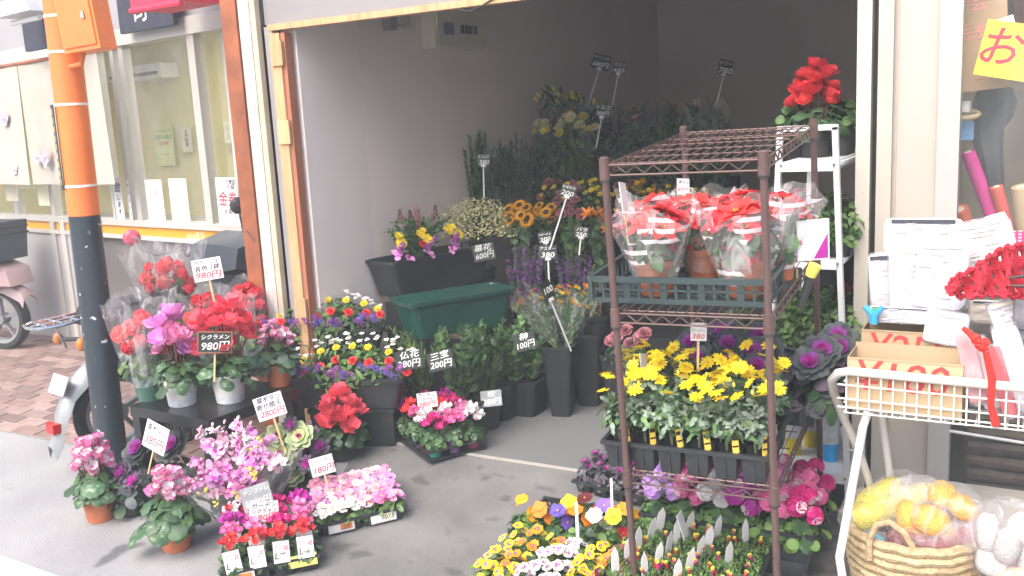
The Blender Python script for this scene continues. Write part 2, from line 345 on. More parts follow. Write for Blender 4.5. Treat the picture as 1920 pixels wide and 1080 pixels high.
# electric panel box on the wall
wy = lambda Y: -3.3+(Y-4.25)*.0987
t = thing('breaker_box', 'cream electrical breaker box with four switches high on the left shop wall', 'breaker box', (wy(5.05)+.02, 5.05, 2.17), (0, 0, R(-5.6)))
cb = mat('breaker_cream', (.6, .58, .47), .5, .03)
part('cabinet', MB().box((.03, 0, 0), (.1, .5, .23)), cb, t, smooth=False); part('cover', MB().box((.083, .0, 0), (.012, .46, .2)), cb, t, smooth=False)
part('meter', MB().box((.092, -.13, .0), (.01, .09, .07)), mat('meter_blue', (.1, .11, .2), .3), t, smooth=False)
for i in range(4):
    s_ = part('switch', MB().box((.095, .0+i*.045, 0), (.016, .022, .05)), black_pl, t, smooth=False)
t = thing('wall_pipe', 'short white bent pipe on the left wall beside the breaker box', 'pipe', (wy(4.62)+.04, 4.62, 2.2))
part('elbow', MB().tube([(0, .06, .1), (0, .06, .0), (0, .04, -.03), (0, 0, -.04), (0, -.12, -.04)], .022, 10), white_paint, t)
part('socket', MB().box((0, -.16, -.02), (.05, .07, .07)), mat('socket_grey', (.2, .2, .2), .5), t)
t = thing('wall_vent', 'small dark box low on the back wall behind the wire rack', 'box', atY(1348, 345, 7.95))
part('casing', MB().box((0, 0, 0), (.36, .08, .13)), black_pl, t); part('louvre', MB().box((0, -.045, .0), (.3, .01, .02)), board_black, t)
tag(part('loose_cable', MB().tube([atY(862, 18, 3.66), atY(880, 22, 3.65), atY(905, 10, 3.66), atY(930, -6, 3.66)], .004, 6), black_pl), 'black cable dangling under the timber header near its right end', 'cable')
# ================================================================= LEFT SHOP (sliding glass front with curtain)
def LP(s, z, off=0): return LO + LA*s + LN*off + Vector((0, 0, z))
def Lhit(x, y, off=0):
    d = ray(x, y); p0 = LO+LN*off; t = (p0-CAM).dot(LN)/d.dot(LN); p = CAM+d*t; return (p-LO).dot(LA), p.z
LMX = Matrix.Translation(LO) @ Matrix(((-LA.x, -LN.x, 0), (-LA.y, -LN.y, 0), (0, 0, 1))).to_4x4()   # local x rightwards, y inwards, z up
lshop = thing('restaurant_front', 'left shop with sliding glass doors, pale lower panels and an orange stripe', 'building', mtx=LMX)
def lb(name, s0, s1, z0, z1, o0, o1, m, par=None):   # s measured leftwards from the corner, o outwards
    return part(name, MB().box((-(s0+s1)/2, -(o0+o1)/2, (z0+z1)/2), (abs(s1-s0), abs(o1-o0), z1-z0)), m, par or lshop, smooth=False)
frm = mat('sash_grey', (.42, .41, .385), .4, .05, 3); lowp = mat('lower_panel', (.4, .4, .41), .5, .04, 2)
glass = film('window_glass', (.8, .85, .85), .03, .06, 3, .05)
ora = mat('orange_stripe', (.72, .33, .02), .5, .05)
zt = Lhit(330, 60)[1]; zs0 = Lhit(100, 428)[1]; zs1 = Lhit(100, 415)[1]
sd_ = Lhit(190, 520)[0]; lb('lower_panel', sd_, 6.5, 0, zs0-.03, -.06, .0, lowp)
lb('dark_doorway', -.1, sd_, 0, zs0-.03, -.06, -.03, mat('dark_door', (.11, .105, .1), .6, .1, 3))
lb('stripe', -.1, 6.5, zs0-.01, zs1+.0, -.05, -.002, ora); lb('sill_rail', -.1, 6.5, zs1+.0, zs1+.045, -.06, .02, frm); lb('sill_rail', -.1, 6.5, zs0-.04, zs0-.01, -.06, .02, frm)
lb('head_rail', -.1, 6.5, zt-.03, zt+.08, -.08, .03, frm)
lb('transom_panel', -.1, 6.5, zt+.08, zt+1.6, -.1, .0, lint)
for px, w in ((236, .05), (253, .06), (384, .075), (427, .05), (205, .03), (90, .06), (20, .07)):
    s_, z_ = Lhit(px, 300); m0 = lb('mullion', s_-w/2, s_+w/2, zs1+.045, zt, -.05 if px != 427 else -.12, .015 if px != 427 else -.06, frm)
for px in (130, 112):
    s_, z_ = Lhit(px, 500); lb('door_stile', s_-.035, s_+.035, 0, zs1, -.01, .018, frm)
for s0, s1 in ((0, .85), (.95, 1.9), (1.95, 3.2), (3.25, 6.4)): lb('glass_pane', s0, s1, zs1+.045, zt, -.02, -.014, glass)
# room behind the glass
yw = mat('room_yellow', (.7, .64, .34), .8, .04)
lb('room_wall', -.2, 6.5, 0, 2.75, -2.3, -2.2, yw); lb('room_wall', -.25, -.2, 0, 2.75, -2.3, -.1, yw)
lb('room_wall', 6.4, 6.5, 0, 2.75, -2.3, -.1, yw); lb('room_floor', -.2, 6.5, -.05, 0.01, -2.3, -.06, lint); lb('room_ceiling', -.2, 6.5, 2.7, 2.78, -2.3, -.08, white_paint)
lb('peach_panel', 1.9, 2.6, .9, 2.3, -2.19, -2.17, mat('peach_panel', (.6, .36, .22), .7, .04))
lb('counter', .3, 6, .0, .86, -1.5, -1.0, mat('counter_grey', (.25, .22, .2), .5, .2, 9))
lt = bpy.data.lights.new('room_lamp', 'AREA'); lt.shape = 'RECTANGLE'; lt.size = 3.0; lt.size_y = .5; lt.energy = 32; lt.color = (1, .97, .88)
lo = bpy.data.objects.new('room_lamp', lt); C.objects.link(lo); lo.parent = lshop; lo.location = (-2.0, 1.1, 2.62)
tube_l = thing('ceiling_lamp', 'bright fluorescent ceiling lamp seen through the left shop window', 'lamp', LP(1.8, 2.66, -1.1), (0, 0, R(-9.2)))
part('housing', MB().box((0, 0, .02), (2.6, .5, .04)), white_paint, tube_l); part('diffuser', MB().box((0, 0, -.01), (2.5, .4, .03)), mat('lamp_glow', (1, .98, .92), .5, emit=2.2), tube_l)
def Lroom(px, py, depth): s_, z_ = Lhit(px, py, -depth); return LP(s_, z_, -depth)
LR = Euler((0, 0, math.atan2(-LA.y, -LA.x)))
t = thing('air_conditioner', 'white wall mounted air conditioner seen through the left shop window', 'air conditioner', Lroom(265, 138, 2.08), LR)
part('body', MB().box((0, 0, 0), (1.1, .2, .15), tx=.98), white_paint, t); part('vent_slot', MB().box((0, -.105, -.02), (.95, .01, .03)), black_pl, t)
lp_ = lambda px, py, dep: Lroom(px, py, dep)
def poster(name, label, px0, py0, px1, py1, dep, bgm, lines, cat='poster', inkm=ink, grp='papers in the left shop window'):
    p0, p1 = Lroom(px0, py0, dep), Lroom(px1, py1, dep); c = (p0+p1)/2; w = abs((p1-p0).dot(LA)); h = abs(p0.z-p1.z)
    t = thing(name, label, cat, c, LR, grp); part('sheet', MB().box((0, 0, 0), (w, .003, h)), bgm, t, smooth=False)
    for (s, fx, fz, fw_, fh, mm) in lines: lettering(s, mm, t, w*fw_, h*fh, (w*(fx-.5), -.003, h*(.5-fz)))
    return t
gn = mat('ink_green', (.1, .35, .08), .7); sal = mat('ink_salmon', (.75, .3, .26), .7); paleg = mat('paper_lime', (.62, .65, .3), .7, .1); papery = mat('paper_cream', (.72, .7, .52), .7)
poster('wall_poster', 'pale green menu poster with green lettering on the yellow wall inside the left shop', 287, 240, 330, 310, 2.15, paleg, [('いろいろおにぎり', .5, .1, .9, .12, gn), ('お好み焼き', .5, .26, .9, .12, gn), ('定食各種', .5, .42, .6, .08, ink_red), ('~~~~', .5, .7, .7, .1, gn)])
poster('wall_poster', 'white strip poster with vertical black writing right of the green menu poster', 338, 240, 362, 285, 2.15, papery, [('御', .5, .16, .4, .16, ink), ('予', .5, .34, .4, .16, ink), ('約', .5, .52, .4, .16, ink), ('席', .5, .7, .4, .16, ink)])
poster('wall_poster', 'small paper with faint writing near the brown post inside the left shop', 418, 228, 444, 268, 2.1, papery, [('定休', .5, .3, .7, .2, greyw), ('月火', .5, .7, .7, .2, greyw)])
poster('door_notice', 'white vertical notice with dark brush writing left of the window mullion', 210, 333, 235, 412, -.02, paper, [('致', .5, .25, .8, .22, ink), ('し', .5, .48, .5, .12, ink), ('ま', .5, .65, .5, .12, ink), ('す', .5, .82, .5, .12, ink)])
poster('door_notice', 'narrow white notice with small vertical writing beside the dark brush notice', 237, 338, 250, 415, -.024, paper, [('営', .5, .12, .7, .11, ink), ('業', .5, .3, .7, .11, ink), ('中', .5, .5, .7, .11, ink), ('で', .5, .68, .7, .11, ink)])
poster('window_menu', 'white menu sheet with a pink vertical strip, left of two hung in the window', 271, 337, 312, 422, -.02, paper, [('おすすめ', .62, .5, .5, .1, sal), ('本', .62, .3, .22, .12, sal), ('日', .62, .7, .22, .12, sal), ('~~~', .25, .3, .3, .1, greyw)])
poster('window_menu', 'white menu sheet with small grey lines, right of two hung in the window', 315, 335, 358, 422, -.02, paper, [('- - - - -', .5, .25, .8, .08, greyw), ('- - - - - -', .5, .4, .85, .08, greyw), ('- - - -', .45, .55, .7, .08, greyw), ('- - - - -', .5, .7, .8, .08, greyw)])
poster('window_poster', 'white poster with two large red characters beside the brown post', 403, 333, 452, 423, -.02, paper, [('パーク商店', .55, .1, .8, .1, ink), ('の証', .7, .2, .4, .09, ink), ('金券', .5, .47, .88, .34, ink_red), ('お取扱', .6, .72, .6, .1, ink), ('━━━', .5, .85, .8, .06, P['blue'])])
poster('hanging_paper', 'left paper hanging below the curtain near the photo edge', 8, 345, 35, 377, -.02, papery, []); poster('hanging_paper', 'middle small paper hanging below the curtain', 38, 345, 65, 355, -.02, papery, [])
poster('hanging_paper', 'larger paper hanging below the curtain beside the orange pole', 68, 345, 95, 386, -.02, papery, [])
# curtain (noren)
cloth = mat('curtain_cloth', (.42, .4, .35), .9, .08, 5, .15, 120)
cb0, cb1 = Lhit(212, 345, .22)[0], Lhit(-110, 340, .22)[0]; zt0, zt1 = Lhit(120, 108, .22)[1], Lhit(120, 346, .22)[1]
cur = thing('shop_curtain', 'cream cloth shop curtain with slits and printed purple butterflies behind the orange pole', 'curtain', LP(cb0, zt0, .22), LR)
cw = (cb1-cb0); hh_ = zt0-zt1
edges = [0, Lhit(150, 300, .22)[0]-cb0, Lhit(58, 300, .22)[0]-cb0, cw*.78, cw]
for i in range(4):
    s0, s1 = edges[i]+.006, edges[i+1]-.006; mb = MB(); N = 14; K = 8; vs_ = []
    for k in range(K+1):
        for j in range(N+1):
            f = j/N; x = -(s0+(s1-s0)*f); t_ = k/K; pinch = (.5-f)*.05*t_*(s1-s0)
            vs_.append((x-pinch*0, .012*sin(f*9+i*2)*(.3+t_)+.02*t_*sin(i*2+1), -hh_*t_))
    mb.add(vs_, [(k*(N+1)+j, k*(N+1)+j+1, (k+1)*(N+1)+j+1, (k+1)*(N+1)+j) for k in range(K) for j in range(N)]); part('cloth_panel', mb, cloth, cur)
part('rod', MB().tube([(.1, 0, .01), (-cw-.1, 0, .01)], .014, 8), brownw, cur)
bpm = mat('butterfly_grey_violet', (.4, .37, .45), .9); 
for (px, py, k) in ((8, 225, 1.0), (85, 300, 1.0), (70, 298, .8), (28, 320, .7)):
    s_, z_ = Lhit(px, py, .25)
    mb = MB()
    for a_, l_, w_ in ((.5, .06, .04), (2.3, .055, .035), (-.6, .04, .03), (-2.4, .042, .03)):
        mb.add([(0, 0, 0)]+[(cos(a_)*l_*(.5+.5*cos(q_))-sin(a_)*w_*.6*sin(q_), 0, sin(a_)*l_*(.5+.5*cos(q_))+cos(a_)*w_*.6*sin(q_)) for q_ in [j*PI/5-PI for j in range(10)]], [(0, j+1, (j+1) % 10+1) for j in range(10)])
    o = part('butterfly_print', mb, bpm, cur, smooth=False); o.location = (-(s_-cb0), -.035, z_-zt0); o.rotation_euler = (0, R(random.uniform(-40, 40)), 0); o.scale = (k*1.5,)*3
lettering('ハ', ink_red, cur, .05, .05, (-(Lhit(102, 293, .25)[0]-cb0), -.036, Lhit(102, 293, .25)[1]-zt0))
# dark hanging shop signs above
navy = mat('navy_board', (.03, .032, .055), .7, .2)
def sign_box(name, label, x0, y0, x1, y1, off, m, txt, cat='shop sign', dep=.03):
    s0, z0 = Lhit(x0, y0, off); s1, z1 = Lhit(x1, y1, off); c = LP((s0+s1)/2, (z0+z1)/2, off); t = thing(name, label, cat, c, LR)
    part('panel', MB().box((0, 0, 0), (abs(s1-s0), dep, abs(z0-z1))), m, t, smooth=False)
    if txt: lettering(txt, white_paint, t, .17, .17, (-.06, -dep/2-.003, -.125), tilt=R(8))
    return t
txt_off = -.12
sign_box('shop_sign', 'dark navy sign with a white character right of the orange switch box', 212, -80, 330, 46, .1, navy, '司')
txt_off = 0; sign_box('shop_sign', 'dark navy hanging board left of the orange pole', 44, 42, 92, 90, .3, navy, '')
t = thing('awning_lamp', 'grey metal light fitting under the eave at the top left corner', 'light fitting', LP(*Lhit(52, 24, .5), .5), LR)
part('hood', MB().box((0, 0, .03), (.5, .22, .09), tx=.85), mat('hood_grey', (.5, .52, .55), .35), t); part('tube', MB().tube([(-.2, -.02, -.05), (.2, -.02, -.05)], .018), white_paint, t)
t = thing('red_awning', 'red plastic awning edge hanging into the top of the photo', 'awning', LP(*Lhit(330, 14, .35), .35), LR)
rp = mat('red_awning', (.55, .025, .07), .45, .08)
part('canopy', MB().box((0, 0, .16), (.52, .26, .32)), rp, t); part('valance', MB().tube([(-.26, -.13, 0), (.26, -.13, -.01)], .02), rp, t)
# ================================================================= POLE
def ell(mb, c, r, n=14, k=9, mi=0, e=1.0, wob=0, seed=0, M=None):
    """(super)ellipsoid with lumps"""
    rnd = random.Random(seed); ph = [rnd.uniform(0, 6) for _ in range(6)]
    def pw(a, q): return math.copysign(abs(a)**q, a)
    vs_ = []
    for i in range(k+1):
        th = -PI/2+PI*i/k
        for j in range(n):
            a = 2*PI*j/n; w = 1+wob*(sin(3*a+ph[0]+2*th)+.6*sin(5*a+ph[1])*cos(3*th+ph[2])+.5*sin(7*th+ph[3]))
            vs_.append((c[0]+r[0]*w*pw(cos(th), e)*pw(cos(a), e), c[1]+r[1]*w*pw(cos(th), e)*pw(sin(a), e), c[2]+r[2]*w*pw(sin(th), e)))
    mb.add(vs_, [(i*n+j, i*n+(j+1) % n, (i+1)*n+(j+1) % n, (i+1)*n+j) for i in range(k) for j in range(n)], mi, M); return mb
PB = atG(215, 889); pt_ = atY(104, -60, PB.y)
orange = mat('orange_paint', (.8, .2, .05), .38, .06, 5, .05, 60); blackp = mat('black_pole_paint', (.028, .04, .052), .3, .1, 3)
def chips(m, sc=26, thr=.68, col=(.6, .62, .62, 1)):
    nt = m.node_tree; L = nt.links; p = nt.nodes['Principled BSDF']; src = p.inputs['Base Color'].links[0].from_socket
    tc = _n(nt, 'ShaderNodeTexCoord'); n = _n(nt, 'ShaderNodeTexNoise'); n.inputs['Scale'].default_value = sc; n.inputs['Detail'].default_value = 6
    L.new(tc.outputs['Object'], n.inputs['Vector']); cr = _n(nt, 'ShaderNodeValToRGB'); e = cr.color_ramp.elements
    e[0].position = thr; e[1].position = thr+.01; L.new(n.outputs[0], cr.inputs[0])
    mx = _n(nt, 'ShaderNodeMixRGB'); L.new(cr.outputs[0], mx.inputs[0]); L.new(src, mx.inputs[1]); mx.inputs[2].default_value = col; L.new(mx.outputs[0], p.inputs['Base Color'])
chips(blackp); chips(orange, 18, .72, (.75, .7, .65, 1))
pole = thing('striped_pole', 'round pole painted orange above and scratched black below, standing at the kerb', 'pole', PB)
ax = pt_-PB; zz = (atY(165, 403, PB.y).z-PB.z)/ax.z
part('black_section', MB().tube([(0, 0, -.05), ax*zz], .073, 24), blackp, pole)
part('orange_section', MB().tube([ax*zz, ax*1.25], .0735, 24), orange, pole)
part('base_ring', MB().lathe([(.085, 0), (.085, .02), (.075, .03)], 24), blackp, pole)
def on_pole(py):
    z = atY(150, py, PB.y).z-PB.z; return ax*(z/ax.z)
wb = mat('band_white', (.75, .74, .7), .5)
for py in (26, 95, 195, 348): part('band', MB().tube([on_pole(py)-Vector((0, 0, .006)), on_pole(py)+Vector((0, 0, .006))], .076, 24), wb, pole)
strip = part('sticker_strip', MB().box((0, 0, 0), (.055, .004, .4)), mat('strip_navy', (.03, .035, .06), .5), pole, smooth=False)
cc = on_pole(275)+Vector((-.045, -.07, 0)); strip.location = cc; strip.rotation_euler = (0, math.atan2(ax.x, ax.z), R(-25))
ylt = mat('strip_yellow', (.75, .6, .08), .6)
for i, ch in enumerate('駅前商店街振興組合'): lettering(ch, ylt, strip, .035, .04, (0, -.0035, .165-i*.041))
bx = on_pole(50)+Vector((.2, -.03, .05))
swb = part('switch_box', MB().box((0, 0, 0), (.19, .12, .34)), orange, pole, smooth=False); swb.location = bx; swb.rotation_euler = (0, R(-5), R(16))
part('switch_box_door', MB().box((0, -.064, -.005), (.165, .008, .29)), orange, swb, smooth=False); part('door_latch', MB().box((.045, -.071, -.02), (.015, .01, .03)), frm, swb); part('box_lid', MB().box((0, 0, .175), (.21, .14, .012)), orange, swb, smooth=False)
part('conduit', MB().tube([bx+Vector((-.03, .0, -.16)), bx+Vector((-.06, .0, -.22)), on_pole(125)+Vector((.06, -.03, 0))], .012, 8), orange, pole)
# ================================================================= SCOOTERS
silver = mat('silver_plastic', (.26, .275, .29), .35, .05, metal=.3); rub = mat('rubber_black', (.014, .015, .016), .7, .2); chrome = mat('chrome', (.7, .7, .7), .15, .02, metal=1)
amber = mat('amber_lens', (.5, .17, .03), .3); redl = mat('red_lens', (.5, .02, .02), .2); darkpl = mat('dark_cowl', (.03, .04, .055), .55, .1)
def wheel(par, c, r, w, name='wheel'):
    o = link(name, None, par, loc=c)
    mb = MB(); mb.lathe([(r-.05, -w*.45), (r-.012, -w*.5), (r, -w*.2), (r, w*.2), (r-.012, w*.5), (r-.05, w*.45), (r-.05, -w*.45)], 32, M=Matrix.Rotation(PI/2, 4, 'X'), cap0=False)
    part('tyre', mb, rub, o); mb = MB().lathe([(r-.075, -w*.3), (r-.05, -w*.35), (r-.05, w*.35), (r-.075, w*.3), (r-.075, -w*.3)], 32, M=Matrix.Rotation(PI/2, 4, 'X'), cap0=False)
    part('rim', mb, silver, o)
    mb = MB(); [mb.box((0, 0, (r-.04)/2), (.022, .03, r-.04), M=Matrix.Rotation(2*PI*i/5, 4, 'Y')) for i in range(5)]; mb.lathe([(.045, -.04), (.045, .04)], 16, M=Matrix.Rotation(PI/2, 4, 'X'), cap1=True)
    part('hub', mb, silver, o); return o
def prism(mb, prof, y0, y1, taper=1, M=None, mi=0):   # profile in XZ extruded in Y
    n = len(prof); cx = sum(p[0] for p in prof)/n; cz = sum(p[1] for p in prof)/n; ym = (y0+y1)/2
    rings = [(y0, taper), (y0*.6+ym*.4, 1), (y1*.6+ym*.4, 1), (y1, taper)]; vs_ = []
    for y, t in rings: vs_ += [(cx+(a-cx)*t, y, cz+(b-cz)*t) for a, b in prof]
    fs = [(i*n+j, i*n+(j+1) % n, (i+1)*n+(j+1) % n, (i+1)*n+j) for i in range(3) for j in range(n)]
    fs += [tuple(range(n-1, -1, -1)), tuple(3*n+j for j in range(n))]; return mb.add(vs_, fs, mi, M)
# the near scooter: tail at the pole, handlebar behind the wrapped flowers. local x = forward
RW = atG(203, 842); RW.x += .12
hd = Vector((.2, 1, 0)); HA = math.atan2(hd.y, hd.x)
sc1 = thing('scooter', 'silver moped with round mirror and rear carrier parked behind the striped pole', 'scooter', RW, (0, 0, HA))
wheel(sc1, (0, 0, .235), .235, .07, 'rear_wheel'); wheel(sc1, (.85, 0, .26), .235, .07, 'front_wheel')
mb = MB(); arc = [(-.36, .13), (-.325, .2), (-.3, .3), (-.24, .42), (-.12, .52), (.06, .56), (.2, .54)]
vs_ = []; wd = [.04, .055, .06, .065, .075, .085, .085]
for (x, z), w in zip(arc, wd): vs_ += [(x, -w, z-.06), (x-.01, -w*.6, z), (x-.015, 0, z+.02), (x-.01, w*.6, z), (x, w, z-.06)]
mb.add(vs_, [(i*5+j, i*5+j+1, (i+1)*5+j+1, (i+1)*5+j) for i in range(6) for j in range(4)]); fen = part('rear_fender', mb, silver, sc1)
part('tail_light', MB().box((-.34, 0, .235), (.04, .085, .05)), redl, sc1)
pl_ = part('number_plate', MB().box((0, 0, 0), (.006, .17, .1)), mat('plate_grey', (.5, .5, .5), .5), sc1, smooth=False); pl_.location = (-.285, 0, .45); pl_.rotation_euler = (0, R(25), 0)
for s in (-1, 1):
    part('turn_signal', ell(MB(), (-.2, s*.13, .66), (.026, .028, .035)), amber, sc1)
    part('signal_stalk', MB().tube([(-.2, s*.1, .66), (-.15, 0, .66)], .012), black_pl, sc1)
mb = MB(); prism(mb, [(-.06, .54), (.3, .42), (.42, .6), (.3, .76), (.0, .74), (-.08, .66)], -.11, .11, .75); part('rear_cowl', mb, darkpl, sc1)
mb = MB(); prism(mb, [(-.15, .74), (.45, .72), (.48, .78), (.3, .83), (-.1, .82)], -.12, .12, .85); part('seat', mb, rub, sc1)
mb = MB(); prism(mb, [(.4, .3), (.78, .28), (.9, .5), (.84, .9), (.78, .9), (.74, .5), (.45, .42)], -.2, .2, .85); part('leg_shield', mb, darkpl, sc1)
mb = MB(); prism(mb, [(.6, .9), (.82, .84), (1.0, .9), (1.04, 1.02), (.86, 1.1), (.64, 1.05)], -.24, .24, .75); part('handlebar_cowl', mb, darkpl, sc1)
for s in (-1, 1):
    part('grip', MB().tube([(.78, s*.16, .98), (.7, s*.34, .97)], .022, 10), rub, sc1); part('brake_lever', MB().tube([(.84, s*.14, .98), (.85, s*.22, .97), (.77, s*.36, .95)], .008, 6), chrome, sc1)
part('cable', MB().tube([(.85, .05, .95), (.95, .1, .85), (.9, .12, .7), (.85, .1, .6)], .006, 6), black_pl, sc1)
mb = MB(); zc = .79
mb.tube([(.1, -.1, zc), (-.3, -.11, zc-.02), (-.38, -.08, zc-.02), (-.4, 0, zc-.02), (-.38, .08, zc-.02), (-.3, .11, zc-.02), (.1, .1, zc)], .008, 8)
for x in (-.34, -.26, -.18, -.1): mb.tube([(x, -.1, zc-.01), (x, .1, zc-.01)], .005, 6)
mb.tube([(-.39, 0, zc-.02), (.05, 0, zc)], .006, 6); mb.tube([(-.25, .05, zc-.02), (-.2, .05, .62)], .006, 6); part('rear_carrier', mb, chrome, sc1)
def mirror(px, py, r, Y, colr, sx):
    p = atY(px, py, Y); l = Matrix.Rotation(-HA, 4, 'Z') @ (p-RW)
    mp = part('mirror', MB(), colr, sc1); bpy.data.objects.remove(mp)
    g = link('mirror', None, sc1, loc=l); rz = math.atan2((CAM-p).y, (CAM-p).x)-HA+PI/2
    mb = MB().lathe([(r*.0, .03), (r*.6, .025), (r, 0), (r*.98, -.01)], 20, M=Matrix.Rotation(rz, 4, 'Z') @ Matrix.Rotation(PI/2, 4, 'X'), cap0=False)
    part('shell', mb, colr, g); mb = MB().lathe([(r*.95, -.008), (.001, -.0085)], 20, M=Matrix.Rotation(rz, 4, 'Z') @ Matrix.Rotation(PI/2, 4, 'X'), cap0=False); part('glass', mb, chrome, g)
    e = Vector((.8, sx, 1.02))-l; part('stalk', MB().tube([(0, 0, -r*.8), e*.3+Vector((0, 0, -.1)), e], .007, 6), black_pl, g)
mirror(247, 446, .055, 4.0, mat('mirror_red', (.55, .08, .14), .2), .22); mirror(447, 385, .05, 4.0, mat('mirror_dark', (.03, .03, .035), .2), -.2)
# the far scooter at the left edge, seen from its front quarter
p_ = atY(6, 600, 4.4); ground = Vector((p_.x, p_.y, .0))
sc2 = thing('scooter', 'pale pink scooter with a dark front basket at the left edge against the white panels', 'scooter', ground, (0, 0, R(12)))
wheel(sc2, (0, 0, .25), .25, .09, 'front_wheel')
pk = mat('pink_body_paint', (.36, .25, .26), .3, .05, coat=.3)
mb = MB(); arc = [(-.26, .42), (-.2, .5), (-.05, .55), (.12, .54), (.27, .47), (.3, .42)]; vs_ = []
for x, z in arc: vs_ += [(x, -.08, z-.07), (x, -.06, z), (x, 0, z+.025), (x, .06, z), (x, .08, z-.07)]
mb.add(vs_, [(i*5+j, i*5+j+1, (i+1)*5+j+1, (i+1)*5+j) for i in range(5) for j in range(4)]); part('front_fender', mb, pk, sc2)
mb = MB(); prism(mb, [(-.5, .35), (-.1, .5), (.25, .53), (.22, .66), (-.1, .78), (-.45, .85)], -.2, .2, .7); part('fairing', mb, pk, sc2)
part('head_signal', ell(MB(), (.06, -.16, .68), (.13, .05, .05)), amber, sc2)
mb = MB(); mb.box((-.02, -.02, .88), (.4, .36, .3), tx=1.12, ty=1.1); part('front_basket', mb, darkpl, sc2, smooth=False)
mb = MB(); [mb.box((-.02, -.02, z), (.45, .41, .012)) for z in (.98, .93)]; part('basket_rim', mb, rub, sc2, smooth=False)
part('leg_shield', MB().box((-.5, 0, .6), (.1, .4, .6)), pk, sc2); wheel(sc2, (-1.2, 0, .25), .25, .09, 'rear_wheel')
part('rear_body', prism(MB(), [(-1.4, .4), (-.7, .35), (-.6, .75), (-1.35, .8)], -.17, .17, .8), pk, sc2)
# ================================================================= BLACK SIDE TABLE
tabm = mat('table_black', (.012, .014, .016), .28, .2, 5)
TH = .45
cF = atG(389, 790, TH); cL = atG(230, 757, TH); cR = atG(556, 728, TH)
ex = Vector((cF.x-cL.x, cF.y-cL.y, 0)).normalized(); ey = Vector((-ex.y, ex.x, 0)); TW = .56
tz = (cF.z+cL.z)/2
table = thing('side_table', 'low square glossy black side table carrying the potted cyclamens', 'table', (cF.x, cF.y, gz(cF.y+.2)), (0, 0, math.atan2(ex.y, ex.x)))
tzl = tz - gz(cF.y+.2)
part('tabletop', MB().box((-TW/2, TW/2, tzl-.025), (TW, TW, .05)), tabm, table, smooth=False)
for x in (-.03, -TW+.03):
    for y in (.03, TW-.03): part('leg', MB().box((x, y, (tzl-.05)/2-.01), (.05, .05, tzl-.05+.02)), tabm, table, smooth=False)
TM = table.matrix_basis.copy()
def on_table(x, y): return Matrix.Translation(table.location) @ Matrix.Rotation(table.rotation_euler.z, 4, 'Z') @ Vector((-x, y, tzl))
# ================================================================= WIRE RACK
RM = Matrix.Translation((-1.104, 2.695, -.087)) @ Matrix.Rotation(.038, 4, 'Z') @ Matrix.Rotation(.08, 4, 'X') @ Matrix.Rotation(-.012, 4, 'Y')
RWD, RDP, RH = .466, .82, 1.578; SH = (1.56, 1.103, .563, .107)
bron = mat('bronze_coat', (.12, .075, .07), .35, .1, metal=.25)
rack = thing('wire_rack', 'tall brown four tier wire shelving rack on a slight lean in front of the shop', 'rack', mtx=RM)
pm = MB().tube([(0, 0, .02), (0, 0, RH)], .0112, 16).lathe([(.0145, RH-.003), (.0145, RH+.004), (.008, RH+.008)], 16, cap1=True)
for k in range(58): pm.tube([(0, 0, .06+k*.0254), (0, 0, .0625+k*.0254)], .0118, 12)
pme = pm.mesh('post', bron); colm = MB().lathe([(.0165, -.03), (.015, .028), (.012, .03)], 16).lathe([(.017, -.036), (.017, -.03)], 16, mi=1).mesh('collar', [bron, black_pl]); ftm = MB().lathe([(.014, 0), (.014, .012), (.007, .014), (.007, .03)], 12, cap1=True).mesh('foot', black_pl)
for x in (0, RWD):
    for y in (0, RDP):
        o = link('post', pme, rack, loc=(x, y, 0)); link('foot', ftm, o)
        for z in SH: link('collar', colm, o, loc=(0, 0, z-.012))
wz = MB().tube([(0, .018, 0), (0, RDP-.018, 0)], .0017, 6).mesh('wire', bron); wx = MB().tube([(.012, 0, 0), (RWD-.012, 0, 0)], .0028, 6).mesh('cross_wire', bron)
for z in SH:
    mb = MB()
    for y in (.0, RDP):
        for dz in (0, -.03): mb.tube([(.015, y, z+dz), (RWD-.015, y, z+dz)], .0032, 8)
        n = 7; L_ = RWD-.08; mb.tube([(.04+L_*i/(2*n), y, z-.004-(.022 if i % 2 else 0)) for i in range(2*n+1)], .0026, 6)
    for x in (0, RWD):
        for dz in (0, -.03): mb.tube([(x, .015, z+dz), (x, RDP-.015, z+dz)], .0032, 8)
        n = 12; L_ = RDP-.08; mb.tube([(x, .04+L_*i/(2*n), z-.004-(.022 if i % 2 else 0)) for i in range(2*n+1)], .0026, 6)
    sh_ = part('shelf_frame', mb, bron, rack)
    for i in range(14): link('wire', wz, sh_, loc=(.03+i*(RWD-.06)/13, 0, z+.003))
    for y in (.03, .17, .31, .45, .6, .75): link('cross_wire', wx, sh_, loc=(0, y, z+.0))
def RL(x, y, z): return RM @ Vector((x, y, z))
RR = RM.to_euler()
def Rhit(px, py, z):   # pixel -> rack local, on local height z
    inv = RM.inverted(); c = inv @ CAM; d = inv.to_3x3() @ ray(px, py); return c+d*((z-c.z)/d.z)
